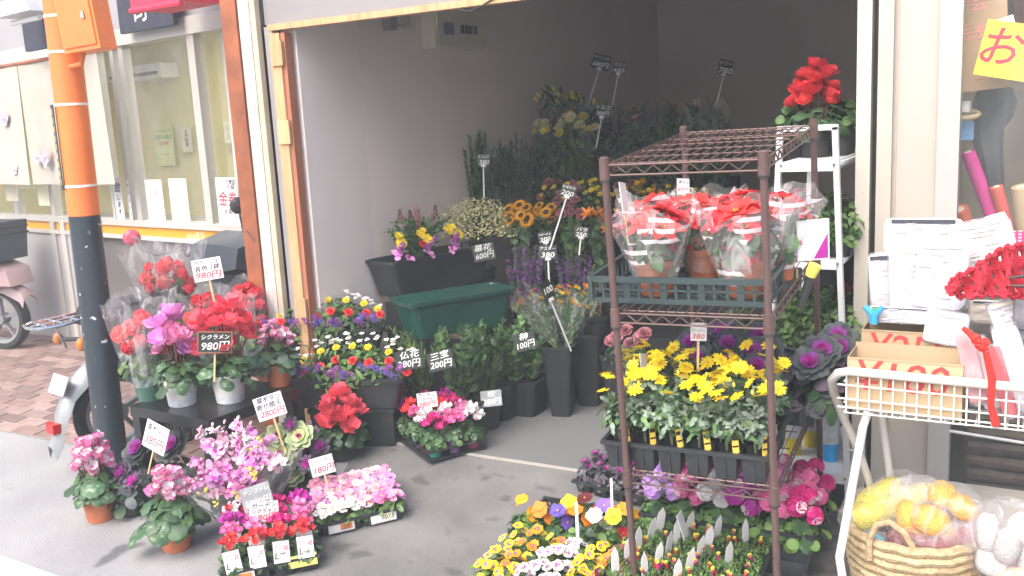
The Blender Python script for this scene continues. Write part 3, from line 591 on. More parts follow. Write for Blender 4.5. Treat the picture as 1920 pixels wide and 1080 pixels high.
# ================================================================= WHITE LADDER SHELF
lad = thing('plant_ladder', 'white metal ladder shelf of plants behind the wire rack at the right jamb', 'shelf', (0, 0, 0))
wm = mat('ladder_white', (.7, .72, .74), .4, .04)
def rail(a, b, w=.028, name='rail', m=wm):
    a = Vector(a); b = Vector(b); d = (b-a); q = d.to_track_quat('Z', 'Y').to_matrix().to_4x4()
    return part(name, MB().box((0, 0, d.length/2), (w, w*.7, d.length)), m, lad, smooth=False, mtx=Matrix.Translation(a) @ q)
LY = 3.57; LYB = 4.15
fl = [atY(1463, 242, LY), atY(1432, 990, LY)]; fr = [atY(1566, 238, LY), atY(1592, 985, LY)]
rail(fl[0], fl[1], name='leg'); rail(fr[0], fr[1], name='leg'); rail((fl[0].x, LYB, fl[0].z), (fl[1].x, LYB, 0), name='leg'); rail((fr[0].x, LYB, fr[0].z), (fr[1].x-.02, LYB, 0), name='leg')
rail(fl[0]+Vector((-.01, 0, 0)), fr[0]+Vector((.01, 0, 0)), name='top_bar')
lzs = [atY(1570, y, LY).z for y in (308, 493, 706, 893)]
fl_save, fr_save = fl, fr
def lx(z, a): t = (a[0].z-z)/(a[0].z-a[1].z); return a[0].x+(a[1].x-a[0].x)*t
for z in lzs:
    x0, x1 = lx(z, fl), lx(z, fr)
    part('shelf_board', MB().box(((x0+x1)/2, (LY+LYB)/2, z), (x1-x0+.02, LYB-LY, .012)), wm, lad, smooth=False)
    part('shelf_edge', MB().box(((x0+x1)/2, LY-.012, z-.005), (x1-x0-.02, .012, .036)), wm, lad, smooth=False)
    part('shelf_edge', MB().box((x1-.012, (LY+LYB)/2, z-.005), (.012, LYB-LY-.03, .036)), wm, lad, smooth=False)
    for x in (x0+.012, x1-.006): part('screw', MB().lathe([(.006, 0), (.005, .004)], 10, cap1=True, M=Matrix.Translation((x, LY-.0185, z)) @ Matrix.Rotation(PI/2, 4, 'X')), silver, lad)
# ================================================================= BOXES, TRAYS, POTS
def tray_mesh(w, d, h, nx, ny, m=black_pl, taper=.9, lip=.012):
    """cell tray hanging from its rim: rim, dividers and tapered cups"""
    mb = MB()
    for y in (-d/2, d/2): mb.box((0, y, h-.006), (w+lip, lip, .012))
    for x in (-w/2, w/2): mb.box((x, 0, h-.006), (lip, d-lip, .012))
    for i in range(1, nx): mb.box((-w/2+w*i/nx, 0, h-.008), (.007, d-lip, .008))
    for j in range(1, ny): mb.box((0, -d/2+d*j/ny, h-.009), (w-lip, .007, .008))
    cw_, cd_ = w/nx-.01, d/ny-.01
    for i in range(nx):
        for j in range(ny):
            x, y = -w/2+w*(i+.5)/nx, -d/2+d*(j+.5)/ny; a, b = cw_/2, cd_/2; q = taper*.82
            v = [(x-a*q, y-b*q, 0), (x+a*q, y-b*q, 0), (x+a*q, y+b*q, 0), (x-a*q, y+b*q, 0), (x-a, y-b, h-.004), (x+a, y-b, h-.004), (x+a, y+b, h-.004), (x-a, y+b, h-.004)]
            mb.add(v, [(3, 2, 1, 0), (0, 1, 5, 4), (1, 2, 6, 5), (2, 3, 7, 6), (3, 0, 4, 7)])
            mb.box((x, y-b*.93, h*.45), (.006, .006, h*.7)) if j == 0 else None
    return mb
def crate_mesh(w, d, h, n=12, m=12):
    """open crate: solid rim and base joined by slats"""
    mb = MB(); 
    for y in (-d/2, d/2):
        mb.box((0, y, h-.009), (w+.02, .014, .018)); mb.box((0, y, .008), (w*.97, .01, .016)); mb.box((0, y*.985, h*.5), (w*.97, .006, .006))
        for i in range(n+1): mb.box((-w/2+w*i/n, y*.985, h/2), (.009 if i % 3 else w/n*.55, .006, h-.02))
    for x in (-w/2, w/2):
        mb.box((x, 0, h-.009), (.014, d, .018)); mb.box((x*.985, 0, .008), (.01, d*.97, .016))
        for i in range(m+1): mb.box((x*.985, -d/2+d*i/m, h/2), (.006, .009 if i % 3 else d/m*.55, h-.02))
    for i in range(1, 9): mb.box((0, -d/2+d*i/9, .004), (w*.97, .012, .006))
    for i in range(1, 13): mb.box((-w/2+w*i/13, 0, .005), (.012, d*.97, .006))
    return mb
def planter_mesh(w, d, h, t=.012, taper=.86):
    mb = MB(); a, b = w/2, d/2
    q = [(a*taper, b*taper, 0), (a, b, h-.02), (a+t, b+t, h-.018), (a+t, b+t, h), (a-t*.3, b-t*.3, h), (a-t*1.2, b-t*1.2, h-.03), (a*taper, b*taper, h*.75)]
    vs_ = []
    for (x, y, z) in q:   # rounded-corner rings
        c_ = min(x, y)*.35; ring = []
        for sx, sy, a0 in ((1, 1, 0), (-1, 1, 90), (-1, -1, 180), (1, -1, 270)):
            for k in range(4): an = R(a0+k*30); ring.append((sx*(x-c_)+c_*cos(an), sy*(y-c_)+c_*sin(an), z))
        vs_ += ring
    n = 16; fs = [(i*n+j, i*n+(j+1) % n, (i+1)*n+(j+1) % n, (i+1)*n+j) for i in range(len(q)-1) for j in range(n)]
    fs += [tuple(range(n-1, -1, -1)), tuple((len(q)-1)*n+j for j in range(n))]; return mb.add(vs_, fs)
def pot_mesh(r, h, rim=True, taper=.75):
    pr = [(r*taper, 0), (r*.97, h*.82), (r*.97, h*.82)] + ([(r*1.06, h*.83), (r*1.08, h), (r*1.0, h), (r*.95, h*.9)] if rim else [(r, h), (r*.95, h), (r*.93, h*.9)]) + [(.001, h*.88)]
    return MB().lathe(pr, 24)
def bucket_mesh(r, h): return MB().lathe([(r*.72, 0), (r*.97, h*.93), (r*1.05, h*.94), (r*1.06, h), (r*.98, h), (r*.93, h*.9), (.001, h*.85)], 22)
# ================================================================= PLANT PIECES
PR = {'round': (.35, .85, 1.05, .9, .35), 'point': (.45, .95, .85, .5, .04), 'strap': (.6, .95, 1, .9, .45), 'fan': (.3, .6, .9, 1.1, .9), 'leaf': (.25, .95, 1, .62, .03), 'lobe': (.3, 1.05, .6, .8, .03)}
def petal(mb, a, r0_, L_, W_, el, curl, mi, shape='round', ruf=0, cup=.15, z0=0, M=None, twist=0, seg=4):
    w = PR[shape]; vs_ = []; x = r0_; z = z0; rnd = random.random()*6
    idx = [0, 2, 4] if seg == 2 else [0, 1, 2, 3, 4]
    st = L_/(len(idx)-1)
    for k, i in enumerate(idx):
        e = R(el+curl*k/(len(idx)-1)); hw = W_*.5*w[i]
        rz = ruf*sin(k*2.2+rnd)
        for s in (-1, 0, 1):
            yy = s*hw; lift = abs(s)*cup*hw + (ruf*(random.random()-.5)*2*W_ if s else 0)
            px_ = x - sin(e)*lift; pz = z + cos(e)*lift + rz*0
            yt = yy + twist*k*W_*.12
            vs_.append((px_*cos(a)-yt*sin(a), px_*sin(a)+yt*cos(a), pz))
        x += cos(e)*st; z += sin(e)*st
    n = len(idx); fs = []
    for k in range(n-1):
        for s in range(2): fs.append((k*3+s, k*3+s+1, (k+1)*3+s+1, (k+1)*3+s))
    mb.add(vs_, fs, mi, M)
def radial(mb, layers, M=None):
    for (n, r0_, L_, W_, el, curl, mi, shape, ruf) in layers:
        off = random.random()*6
        for i in range(n): petal(mb, off+2*PI*i/n+random.uniform(-.12, .12), r0_, L_*random.uniform(.9, 1.08), W_, el+random.uniform(-7, 7), curl, mi, shape, ruf, M=M)
FC = {}
def fl(kind, col='red', var=0):
    k = (kind, col, var)
    if k in FC: return FC[k]
    st = random.getstate(); random.seed(hash(kind) % 1 + var*17+5); mb = MB(); m = [P[col]] if col in P else []
    if kind == 'daisy': radial(mb, [(13, .004, .02, .0085, 15, -25, 0, 'strap', 0)]); mb.lathe([(.0065, 0), (.006, .003), (.001, .0045)], 10, 1); m.append(gold)
    elif kind == 'mum': radial(mb, [(12, .003, .014, .006, 20, -10, 0, 'strap', 0), (9, .002, .01, .005, 50, -10, 0, 'strap', 0)]); mb.lathe([(.003, .003), (.001, .006)], 8, 1); m.append(gold)
    elif kind == 'sunflower': radial(mb, [(17, .016, .034, .014, 5, -25, 0, 'point', 0), (15, .016, .03, .013, 22, -15, 0, 'point', 0)]); mb.lathe([(.02, 0), (.019, .006), (.01, .009), (.001, .008)], 16, 1); m.append(dark_eye)
    elif kind in ('pansy', 'pansy_face'):
        for a, L_, W_, z in ((90, .027, .036, .0), (50, .026, .034, -.003), (130, .026, .034, -.002), (-5, .026, .032, .002), (185, .026, .032, .002), (-90, .026, .042, .004)):
            petal(mb, R(a), .002, L_, W_, 12, -18, 0, 'fan', .04, z0=z)
            if kind == 'pansy_face' and a in (-5, 185, -90): petal(mb, R(a), .002, L_*.5, W_*.4, 14, -10, 1, 'fan', 0, z0=z+.0015)
        mb.lathe([(.004, .006), (.001, .008)], 8, 2); m += [P['purple'] if col != 'violet' else dark_eye, gold]
    elif kind == 'primula': radial(mb, [(5, .002, .016, .016, 12, -12, 0, 'fan', .03)]); mb.lathe([(.0038, .0025), (.001, .004)], 8, 1); m.append(P['lemon'])
    elif kind == 'cyclamen': radial(mb, [(5, .004, .036, .024, 30, 62, 0, 'round', .05)]); mb.lathe([(.007, -.004), (.006, .004)], 10, 1, cap1=True); m.append(P['maroon' if col in ('red', 'scarlet', 'coral') else 'magenta'])
    elif kind == 'bicolor': radial(mb, [(5, .004, .02, .02, 30, 50, 0, 'strap', .04), (5, .016, .017, .018, 82, 20, 1, 'fan', .08)]); mb.lathe([(.006, -.004), (.005, .003)], 10, 1, cap1=True); m.append(P['rosepink' if var % 2 else 'pink'])
    elif kind == 'bigcyc': radial(mb, [(5, .004, .062, .046, 15, 75, 0, 'round', .09), (3, .004, .05, .042, 45, 40, 0, 'fan', .1)])
    elif kind == 'head':      # a round umbel of many small florets
        for i in range(16):
            ph = math.acos(1-1.15*(i+.5)/16); th = i*2.4; n = Vector((sin(ph)*cos(th), sin(ph)*sin(th), cos(ph)))
            radial(mb, [(5, .001, .0135, .014, 15, -10, 0 if i % 3 else 1, 'fan', .06)], place(n*.023, n, i))
        m.append(P[col])
    elif kind == 'umbel':
        for i in range(12):
            ph = math.acos(1-1.2*(i+.5)/12); th = i*2.4; n = Vector((sin(ph)*cos(th), sin(ph)*sin(th), cos(ph)))
            radial(mb, [(5, .001, .013, .0125, 10, -5, 0 if i % 7 != 3 else 1, 'fan', .03)], place(n*.02, n, i))
        m.append(P['white'])
    elif kind == 'carnation': radial(mb, [(9, .001, .02, .016, 0, 5, 0, 'fan', .16), (8, .001, .018, .014, 30, 5, 0, 'fan', .16), (7, .001, .016, .012, 58, 0, 0, 'fan', .16), (4, .001, .014, .01, 80, 0, 0, 'fan', .16)])
    elif kind == 'rose': radial(mb, [(6, .004, .026, .03, 5, 30, 0, 'round', .06), (5, .003, .024, .028, 32, 40, 0, 'round', .05), (5, .002, .022, .024, 58, 38, 0, 'round', .04), (4, .001, .018, .018, 80, 20, 0, 'round', .03)])
    elif kind == 'kale': # ornamental cabbage: ruffled outer leaves round a coloured heart
        inn = {'purple': 'magenta', 'white': 'cream', 'pinkheart': 'white'}.get(col, 'magenta')
        m = [{'purple': MC['kale_dark'], 'white': MC['kale_pale'], 'pinkheart': MC['kale_pale']}[col], {'purple': P['purple'], 'white': P['cream'], 'pinkheart': P['cream']}[col], {'purple': P['magenta'], 'white': P['cream'], 'pinkheart': P['magenta']}[col]]
        radial(mb, [(9, .02, .075, .07, -8, 25, 0, 'round', .09), (8, .015, .062, .062, 15, 25, 0, 'round', .1), (8, .01, .046, .046, 35, 25, 1, 'round', .1), (7, .006, .036, .036, 50, 28, 1 if col == 'pinkheart' else 2, 'round', .1), (6, .003, .027, .027, 65, 22, 2, 'round', .1), (4, .001, .02, .018, 78, 15, 2, 'round', .1)])
    elif kind == 'frill':
        m = [MC['kale_frill'], P['purple'], P['magenta']]
        radial(mb, [(9, .01, .05, .03, -5, 30, 0, 'lobe', .2), (9, .008, .042, .028, 18, 30, 0, 'lobe', .22), (8, .005, .03, .02, 40, 20, 2, 'lobe', .22), (6, .002, .02, .014, 65, 10, 2, 'lobe', .22)])
    elif kind == 'orchid': radial(mb, [(3, .002, .024, .015, 12, -8, 0, 'round', .02), (2, .002, .026, .02, 22, -10, 0, 'round', .03), (1, .002, .016, .014, 50, -40, 1, 'round', .03)]); m.append(P['magenta' if col != 'white' else 'orchid'])
    elif kind == 'lily': radial(mb, [(6, .004, .06, .02, 60, -70, 0, 'point', .02)]); mb.tube([(0, 0, -.03), (0, 0, .02)], [.004, .008], 8, 0)
    elif kind == 'poinsettia': radial(mb, [(6, .006, .062, .042, 8, -22, 0, 'leaf', .05), (5, .004, .05, .034, 26, -20, 0, 'leaf', .05), (4, .003, .032, .022, 45, -20, 0, 'leaf', .04)]); [ell(mb, (cos(i*1.3)*.006, sin(i*1.3)*.006, .006), (.003,)*3, 6, 4, 1) for i in range(5)]; m.append(gold)
    elif kind == 'spike': # statice or celosia: a plume of tiny florets
        for i in range(26):
            z = i*.0035; a = i*2.4; rr_ = .014*(1-i/34)
            radial(mb, [(3, .001, .009, .007, 35, 0, 0, 'fan', .1)], place((rr_*cos(a), rr_*sin(a), z), (cos(a), sin(a), .6), i))
    elif kind == 'bud': ell(mb, (0, 0, .006), (.005, .005, .009), 8, 5)
    elif kind == 'trumpet': mb.lathe([(.002, -.016), (.004, -.006), (.0055, .002), (.0075, .008)], 8, 1); mb.lathe([(.0055, .002), (.0045, -.016), (.002, -.022)], 8, 0); m.append(P['lemon'])
    FC[k] = mb.mesh('flower', m); random.setstate(st); return FC[k]
mat('kale_dark', (.065, .08, .085), .55, .35, 20, objvar=.15, trans=.1); mat('kale_pale', (.3, .38, .2), .55, .3, 20, objvar=.15, trans=.15); mat('kale_frill', (.11, .08, .12), .6, .5, 30, objvar=.2, trans=.1)
def leaf_m(kind, L_, W_, m, seg=4):
    k = ('leaf', kind, L_, W_, m.name)
    if k in FC: return FC[k]
    mb = MB()
    if kind == 'heart':   # broad rounded leaf with a notch at the stalk, slightly domed
        n = 16; vs_ = [(L_*.1, 0, .0)]; ring1 = []; ring2 = []
        for i in range(n):
            a = 2*PI*i/n; rr_ = L_*.5*(1-.42*math.exp(-((a-PI)/.42)**2)); x, y = rr_*cos(a)+L_*.36, rr_*sin(a)*W_/L_
            w = .004*sin(5*a)
            ring1.append((x*.55+L_*.16, y*.55, -.002)); ring2.append((x, y, -L_*.13*(rr_/L_*2)**2+w))
        vs_ += ring1+ring2; fs = [(0, 1+i, 1+(i+1) % n) for i in range(n)]+[(1+i, 1+n+i, 1+n+(i+1) % n, 1+(i+1) % n) for i in range(n)]; mb.add(vs_, fs)
        mb.tube([(-L_*.25, 0, -.03), (L_*.12, 0, 0)], .0015, 5)
    else: petal(mb, 0, 0, L_, W_, 12, -45, 0, kind, .06, cup=.25, seg=seg)
    FC[k] = mb.mesh('leaf', m); return FC[k]
def dome_pts(n, rx, ry, z0, z1, seed=0, jit=.15, lo=0.0):
    """points spread over a dome (rx, ry, from z0 up to z1) with outward normals"""
    rnd = random.Random(seed); o = []
    for i in range(n):
        c = lo+(1-lo)*(i+.5)/n; c = min(1, max(0, c+rnd.uniform(-jit, jit)*.5)); s_ = math.sqrt(max(0, 1-c*c)); a = i*2.39996+rnd.uniform(-.4, .4)
        k = rnd.uniform(1-jit, 1)
        p = Vector((rx*s_*cos(a)*k, ry*s_*sin(a)*k, z0+(z1-z0)*c*k+(z1-z0)*rnd.uniform(-jit, jit)*.3)); nn = Vector((s_*cos(a), s_*sin(a), c*.8+.25)).normalized(); o.append((p, nn))
    return o
def foliage_mesh(n, rx, z0, z1, ll, lw, mats, shape='leaf', seed=0, ry=None, fill=.45, lo=-.1):
    rnd = random.Random(seed); mb = MB(); ry = ry or rx; st = random.getstate(); random.seed(seed)
    for i in range(n):
        a = rnd.uniform(0, 2*PI); c = rnd.uniform(lo, 1); s_ = math.sqrt(max(0, 1-c*c)); k = fill+(1-fill)*rnd.random()**.5
        p = Vector((rx*s_*cos(a)*k, ry*s_*sin(a)*k, z0+(z1-z0)*max(0, c)*k)); nn = Vector((s_*cos(a)+rnd.uniform(-.5, .5), s_*sin(a)+rnd.uniform(-.5, .5), c*.7+rnd.uniform(.1, .9)))
        petal(mb, 0, 0, ll*rnd.uniform(.7, 1.2), lw*rnd.uniform(.8, 1.1), rnd.uniform(-15, 25), -35, rnd.randrange(len(mats)), shape, .05, .2, M=place(p, nn, rnd.uniform(0, 6)), seg=2 if n > 260 else 4)
    random.setstate(st); me = mb.mesh('foliage', mats); return me
FM = {}
def fol(key, *a, **k):
    if key not in FM: FM[key] = foliage_mesh(*a, **k)
    return FM[key]
def stems(par, pts, base=(0, 0, 0), r=.0022, m=None, spread=.25, name='stems'):
    mb = MB(); b = Vector(base)
    for p in pts:
        p = Vector(p); q = Vector((b.x+(p.x-b.x)*spread, b.y+(p.y-b.y)*spread, b.z)); mid = (p*.6+q*.4); mid.z = q.z+(p.z-q.z)*.55
        mb.tube([q, mid, p], r, 5)
    return part(name, mb, m or stemg, par, kind='stuff')
def sprays(nst, h, spread, per, ll, lw, seed, mats, shape='leaf', t0=.25, ang=40, lean=(0, 0), r=.0025, hv=None, bend=.35):
    rnd = random.Random(seed); st = random.getstate(); random.seed(seed); mb = MB(); tips = []
    for i in range(nst):
        a = rnd.uniform(0, 2*PI); k = math.sqrt(rnd.random())*spread; hh = h*rnd.uniform(.75, 1.05) if hv is None else h-hv*rnd.random()-hv*.6*(k/spread)**2
        tip = Vector((k*cos(a)+lean[0], k*sin(a)+lean[1], hh)); pts = []
        for q in range(6): t = q/5; pts.append(Vector((tip.x*(t**(1+bend)), tip.y*(t**(1+bend)), hh*t)))
        mb.tube(pts, [r*(1-.12*q) for q in range(6)], 5, 0)
        for j in range(per):
            t = t0+(1-t0)*(j+rnd.random())/per; f = t*5; q = min(4, int(f)); p = pts[q].lerp(pts[q+1], f-q); d = (pts[q+1]-pts[q]).normalized()
            n = (d*cos(R(ang))+Vector((rnd.uniform(-1, 1), rnd.uniform(-1, 1), rnd.uniform(-.4, .6))).normalized()*sin(R(ang))).normalized()
            mtx = place(p, n.orthogonal(), 0); 
            x = n; y = x.orthogonal().normalized(); z = x.cross(y); mm = Matrix((x, y, z)).transposed().to_4x4(); mm.translation = p
            petal(mb, 0, 0, ll*rnd.uniform(.7, 1.15)*(1.15-.45*t), lw, 5, -25, 1+rnd.randrange(len(mats)-1), shape, .03, .2, M=mm @ Matrix.Rotation(rnd.uniform(0, 6), 4, 'X'), seg=2 if nst*per > 200 else 4)
        tips.append((tip, (pts[-1]-pts[-2]).normalized()))
    random.setstate(st); return mb.mesh('foliage', mats), tips
def sleeve(par, r0_, r1, z0, z1, m, seed=0, name='cellophane_wrap', n=28, jag=.12, c1=(0, 0)):
    rnd = random.Random(seed); mb = MB(); k = 7; vs_ = []; fs = []
    ph = [rnd.uniform(0, 6) for _ in range(4)]
    for i in range(k):
        t = i/(k-1)
        for j in range(n):
            a = 2*PI*j/n; fold = .055*sin(4*a+ph[0]+t)+.05*sin(7*a+ph[1]-2*t)+.03*sin(11*a+ph[2])
            rr_ = (r0_+(r1-r0_)*t**.85)*(1+fold*(.3+t)); z = z0+(z1-z0)*t*(1+jag*t*(sin(3*a+ph[3])+.4*sin(8*a)))
            vs_.append((rr_*cos(a)+c1[0]*t, rr_*sin(a)+c1[1]*t, z))
    for i in range(k-1):
        for j in range(n): fs.append((i*n+j, i*n+(j+1) % n, (i+1)*n+(j+1) % n, (i+1)*n+j))
    return part(name, mb.add(vs_, fs), m, par)
cello = film('cellophane', (.78, .78, .82), .09, .42, 16, .1); cello_l = film('cellophane_lace', (.85, .84, .86), .12, .5, 16, .12, stripes=9)
def scatter(par, name, meshes, pts, sc=1, var=.12, upb=0.0, seed=1, spinr=6.28):
    rnd = random.Random(seed); out = []
    for i, (p, n) in enumerate(pts):
        nn = (Vector(n)+Vector((0, 0, upb))+Vector((rnd.uniform(-.2, .2), rnd.uniform(-.2, .2), rnd.uniform(-.1, .1)))).normalized()
        me = meshes[i % len(meshes)] if len(meshes) < 4 else rnd.choice(meshes)
        out.append(link(name, me, par, mtx=place(p, nn, rnd.uniform(0, spinr), sc*rnd.uniform(1-var, 1+var))))
    return out
def potted(name, label, p, r, h, pm_, rim=True, rot=0, group=None, cat='potted plant', tilt=False, scale=1):
    t = thing(name, label, cat, p, (.078 if tilt else 0, 0, rot), group)
    key = ('pot', r, h, rim, pm_.name)
    if key not in FM: FM[key] = pot_mesh(r, h, rim).mesh('pot', pm_)
    link('pot', FM[key], t); key = ('soil', r)
    if key not in FM: FM[key] = MB().lathe([(r*.92, 0), (.001, .006)], 18).mesh('soil', soil)
    link('soil', FM[key], t, loc=(0, 0, h*.9)); return t
def cyclamen_plant(t, h, cols, nfl=16, kind='bigcyc', lr=.13, fr=.09, fz=(.2, .32), ll=.075, nl=26, seed=1, fsc=1, leaf=None, leaflo=-.05):
    lf = [leaf_m('heart', ll, ll*1.1, leaf or leafcyc), leaf_m('heart', ll*.8, ll*.85, leafd)]
    link('foliage', fol(('cf', round(lr, 2), seed % 2, round(ll, 3)), 70, lr*.75, 0, .1, ll*.7, ll*.6, [leafm, leafd], seed=seed), t, loc=(0, 0, h*.95), kind='stuff')
    scatter(t, 'leaf', lf[:2] if nl < 40 else lf, [(p, (n+Vector((0, 0, .35))).normalized()) for p, n in dome_pts(nl, lr, lr, h*.72, h+.115, seed, .2, lo=leaflo)], 1, .25, seed=seed, upb=.1)
    fp = dome_pts(nfl, fr, fr, h+fz[0]-.04, h+fz[1], seed+9, .25, lo=.1)
    scatter(t, 'flower', [fl(kind, c, v) for c in cols for v in (0, 1)], [(p, (Vector(n)*.6+Vector((0, 0, .6))).normalized()) for p, n in fp], fsc, .2, seed=seed+3)
    stems(t, [p for p, n in fp], (0, 0, h*.9), .0022, mat('stem_maroon', (.2, .08, .06), .6))
def red_wrapped(name, label, p, r, h, pm_, fz, seed, cols=('red', 'scarlet'), spread=.13, wr=.17, wtop=.55, group='red flowering pots wrapped in clear film'):
    t = potted(name, label, p, r, h, pm_, group=group)
    link('foliage', fol(('rw', seed % 2, round(fz, 1)), 150, spread*.95, .02, fz-h-.02, .055, .045, [leafm, leafb, leafd], seed=seed % 2), t, loc=(0, 0, h), kind='stuff')
    pts = dome_pts(15, spread, spread, fz-.12, fz+.06, seed, .2, lo=.05)
    scatter(t, 'flower_head', [fl('head', c) for c in cols], pts, 1.25, .2, seed=seed); stems(t, [p for p, n in pts], (0, 0, h*.9), .0025)
    sleeve(t, r*1.1, wr, h*.6, wtop, cello, seed, jag=.08); return t
def tray_frame(fl_, fr_, h, dep, onz=None):
    """matrix of a tray whose front rim runs between two pixels"""
    a, b = (atG(*fl_, h), atG(*fr_, h)) if onz is None else (atZ(*fl_, onz+h), atZ(*fr_, onz+h))
    x = Vector((b.x-a.x, b.y-a.y, 0)); w = x.length; x.normalize(); y = Vector((-x.y, x.x, 0)); c = (a+b)/2+y*dep/2
    z = gz(c.y)+.004 if onz is None else onz
    rx_ = Matrix.Rotation(.078 if (c.y < 3.7 and onz is None) else 0, 4, 'X')
    return Matrix.Translation((c.x, c.y, z)) @ rx_ @ Matrix.Rotation(math.atan2(x.y, x.x), 4, 'Z'), w
ORD = ['first', 'second', 'third', 'fourth', 'fifth', 'sixth', 'seventh', 'eighth']
def rowname(j, ny): return 'front row' if j == 0 else ('back row' if j == ny-1 else ORD[j]+' row')
def cells(nx, ny, w, d): return [(i, j, -w/2+w*(i+.5)/nx, -d/2+d*(j+.5)/ny) for j in range(ny) for i in range(nx)]
# ================================================================= PLANTS ON AND AROUND THE SIDE TABLE
random.seed(11); TZ = cF.z
white_pot = mat('pot_white', (.6, .6, .59), .35, .04); green_pot = mat('pot_dark_green', (.05, .13, .1), .35, .15)
label_pl = mat('care_label', (.5, .53, .58), .3, .2, 30)
def at_table(px, py): p = atZ(px, py, TZ); return Vector((p.x, p.y, TZ+.001))
p = at_table(343, 758); t = potted('potted_cyclamen', 'pink cyclamen in a white pot on the black table, left of the chalkboard price', p, .08, .135, white_pot, rot=1, group='cyclamens in white pots')
cyclamen_plant(t, .135, ['orchid', 'rosepink'], 15, lr=.13, fr=.1, fz=(.13, .3), seed=2, fsc=1.05)
part('label_band', MB().lathe([(.0635, .004), (.0675, .04)], 24, cap0=False), label_pl, t)
p = at_table(433, 752); t = potted('potted_cyclamen', 'coral red cyclamen in a white pot at the front corner of the black table', p, .082, .14, white_pot, rot=2, group='cyclamens in white pots')
cyclamen_plant(t, .14, ['coral'], 24, lr=.13, fr=.12, fz=(.14, .36), seed=3, fsc=1.15); part('label_band', MB().lathe([(.065, .004), (.069, .04)], 24, cap0=False), label_pl, t)
p = at_table(525, 722); t = potted('potted_primrose', 'pink and white flowers over grey leaves in a clay pot at the right table corner', p, .065, .115, terra, rot=0, group='clay pots with round leaves')
cyclamen_plant(t, .115, ['white', 'palepink'], 16, kind='bicolor', lr=.12, fr=.085, fz=(.13, .2), ll=.07, seed=4, fsc=1.25, leaf=mat('leaf_slate', (.1, .16, .12), .5, .35, 25, trans=.15))
p = at_table(283, 748); red_wrapped('wrapped_plant', 'red flowers in a green pot wrapped in clear film at the left table corner', p, .075, .13, green_pot, .36, 5, spread=.11, wtop=.5, wr=.16)
p = at_table(400, 690); red_wrapped('wrapped_plant', 'red flowers wrapped in clear film in mid table behind the two white pots', p, .07, .12, green_pot, .34, 6, ('red', 'scarlet'), .11, .15, .42)
p = at_table(480, 685); red_wrapped('wrapped_plant', 'red flowers wrapped in clear film at the back of the table near the brown post', p, .07, .12, green_pot, .38, 7, ('red',), .11, .16, .45)
pz = atY(310, 600, 3.42); rise = thing('plant_riser', 'black crate standing behind the table under the tallest wrapped red flowers', 'crate', (pz.x-.02, 3.5, gz(3.5)))
part('crate_body', crate_mesh(.34, .3, .5), black_pl, rise, smooth=False)
q_ = atY(318, 560, 3.5); red_wrapped('wrapped_plant', 'tallest red flowering plant in a clear film cone, standing above the others behind the table', Vector((q_.x, 3.5, gz(3.5)+.5)), .075, .12, green_pot, .42, 8, spread=.14, wtop=.58, wr=.23)
# pots on the ground
for nm, px, py, lab, sd, cs in (('potted_cyclamen', 190, 972, 'pink edged white cyclamen in a clay pot at the foot of the striped pole', 12, ['palepink']), ('potted_cyclamen', 332, 1026, 'white and pink cyclamen with large marbled leaves in a clay pot before the table', 13, ['white', 'palepink'])):
    p = atG(px, py); t = potted(nm, lab, (p.x, p.y, gz(p.y)+.003), .078, .145, terra, rot=1, group='cyclamens in clay pots on the ground', tilt=True)
    cyclamen_plant(t, .145, ['white', 'white'], 26, kind='bicolor', lr=.13 if sd == 12 else .15, fr=.075, fz=(.13, .25 if sd == 12 else .2), ll=.08 if sd == 12 else .1, nl=28, seed=sd, fsc=1.45, leaflo=.12)
p = atG(645, 858); t = potted('potted_cyclamen', 'large coral red cyclamen standing alone on the ground right of the black table', (p.x, p.y, gz(p.y)+.003), .085, .12, black_pl, rot=1, tilt=True)
cyclamen_plant(t, .12, ['coral'], 20, lr=.15, fr=.1, fz=(.1, .22), seed=14, ll=.07, nl=34, fsc=1.05, leaf=leafd)
# kales in a dark tub on the ground behind the cyclamen
kale_p = fl('kale', 'purple', 0); kale_w = fl('kale', 'pinkheart', 0); kale_c = fl('kale', 'white', 1)
def kale_pot(px, py, lab, spec, fz=.14, grp='ornamental kales on the ground', y_off=0, r=.06, plane=None):
    p = atG(px, py, 0); t = potted('potted_kale', lab, (p.x, p.y, gz(p.y)+.003), r, .1, black_pl, group=grp, cat='ornamental kale')
    for (dx, dz, me, s) in spec:
        link('rosette', me, t, mtx=place((dx, -.01, fz+dz), (-.05+dx, -.75, .75), random.random()*6, s))
    mb = MB(); [mb.tube([(0, 0, .08), (dx, -.005, fz+dz)], .006, 6) for (dx, dz, me, s) in spec]; part('stems', mb, stemg, t)
    link('foliage', fol('kalefol', 60, .09, 0, .1, .06, .05, [MC['kale_dark'], leafd], shape='round'), t, loc=(0, 0, .06), kind='stuff')
kale_pot(275, 930, 'kale with a magenta heart, left of the pair behind the marbled leaved cyclamen', [(0, .1, kale_p, .95)])
kale_pot(338, 925, 'kale with a deep violet heart, right of the pair behind the marbled leaved cyclamen', [(0, .1, fl('kale', 'purple', 1), 1.0)])
kale_pot(248, 965, 'small pink and violet frilled kale beside the pot of the left clay potted cyclamen', [(-.02, .06, fl('frill', 'purple', 0), 1.1), (.05, .03, fl('frill', 'purple', 1), 1.0)])
kale_pot(590, 915, 'frilled violet kale between the cut kales and the coral cyclamen', [(0, .12, fl('frill', 'purple', 0), 1.2), (.07, .07, fl('frill', 'purple', 1), 1.0), (-.03, .03, fl('frill', 'purple', 1), 1.0)])
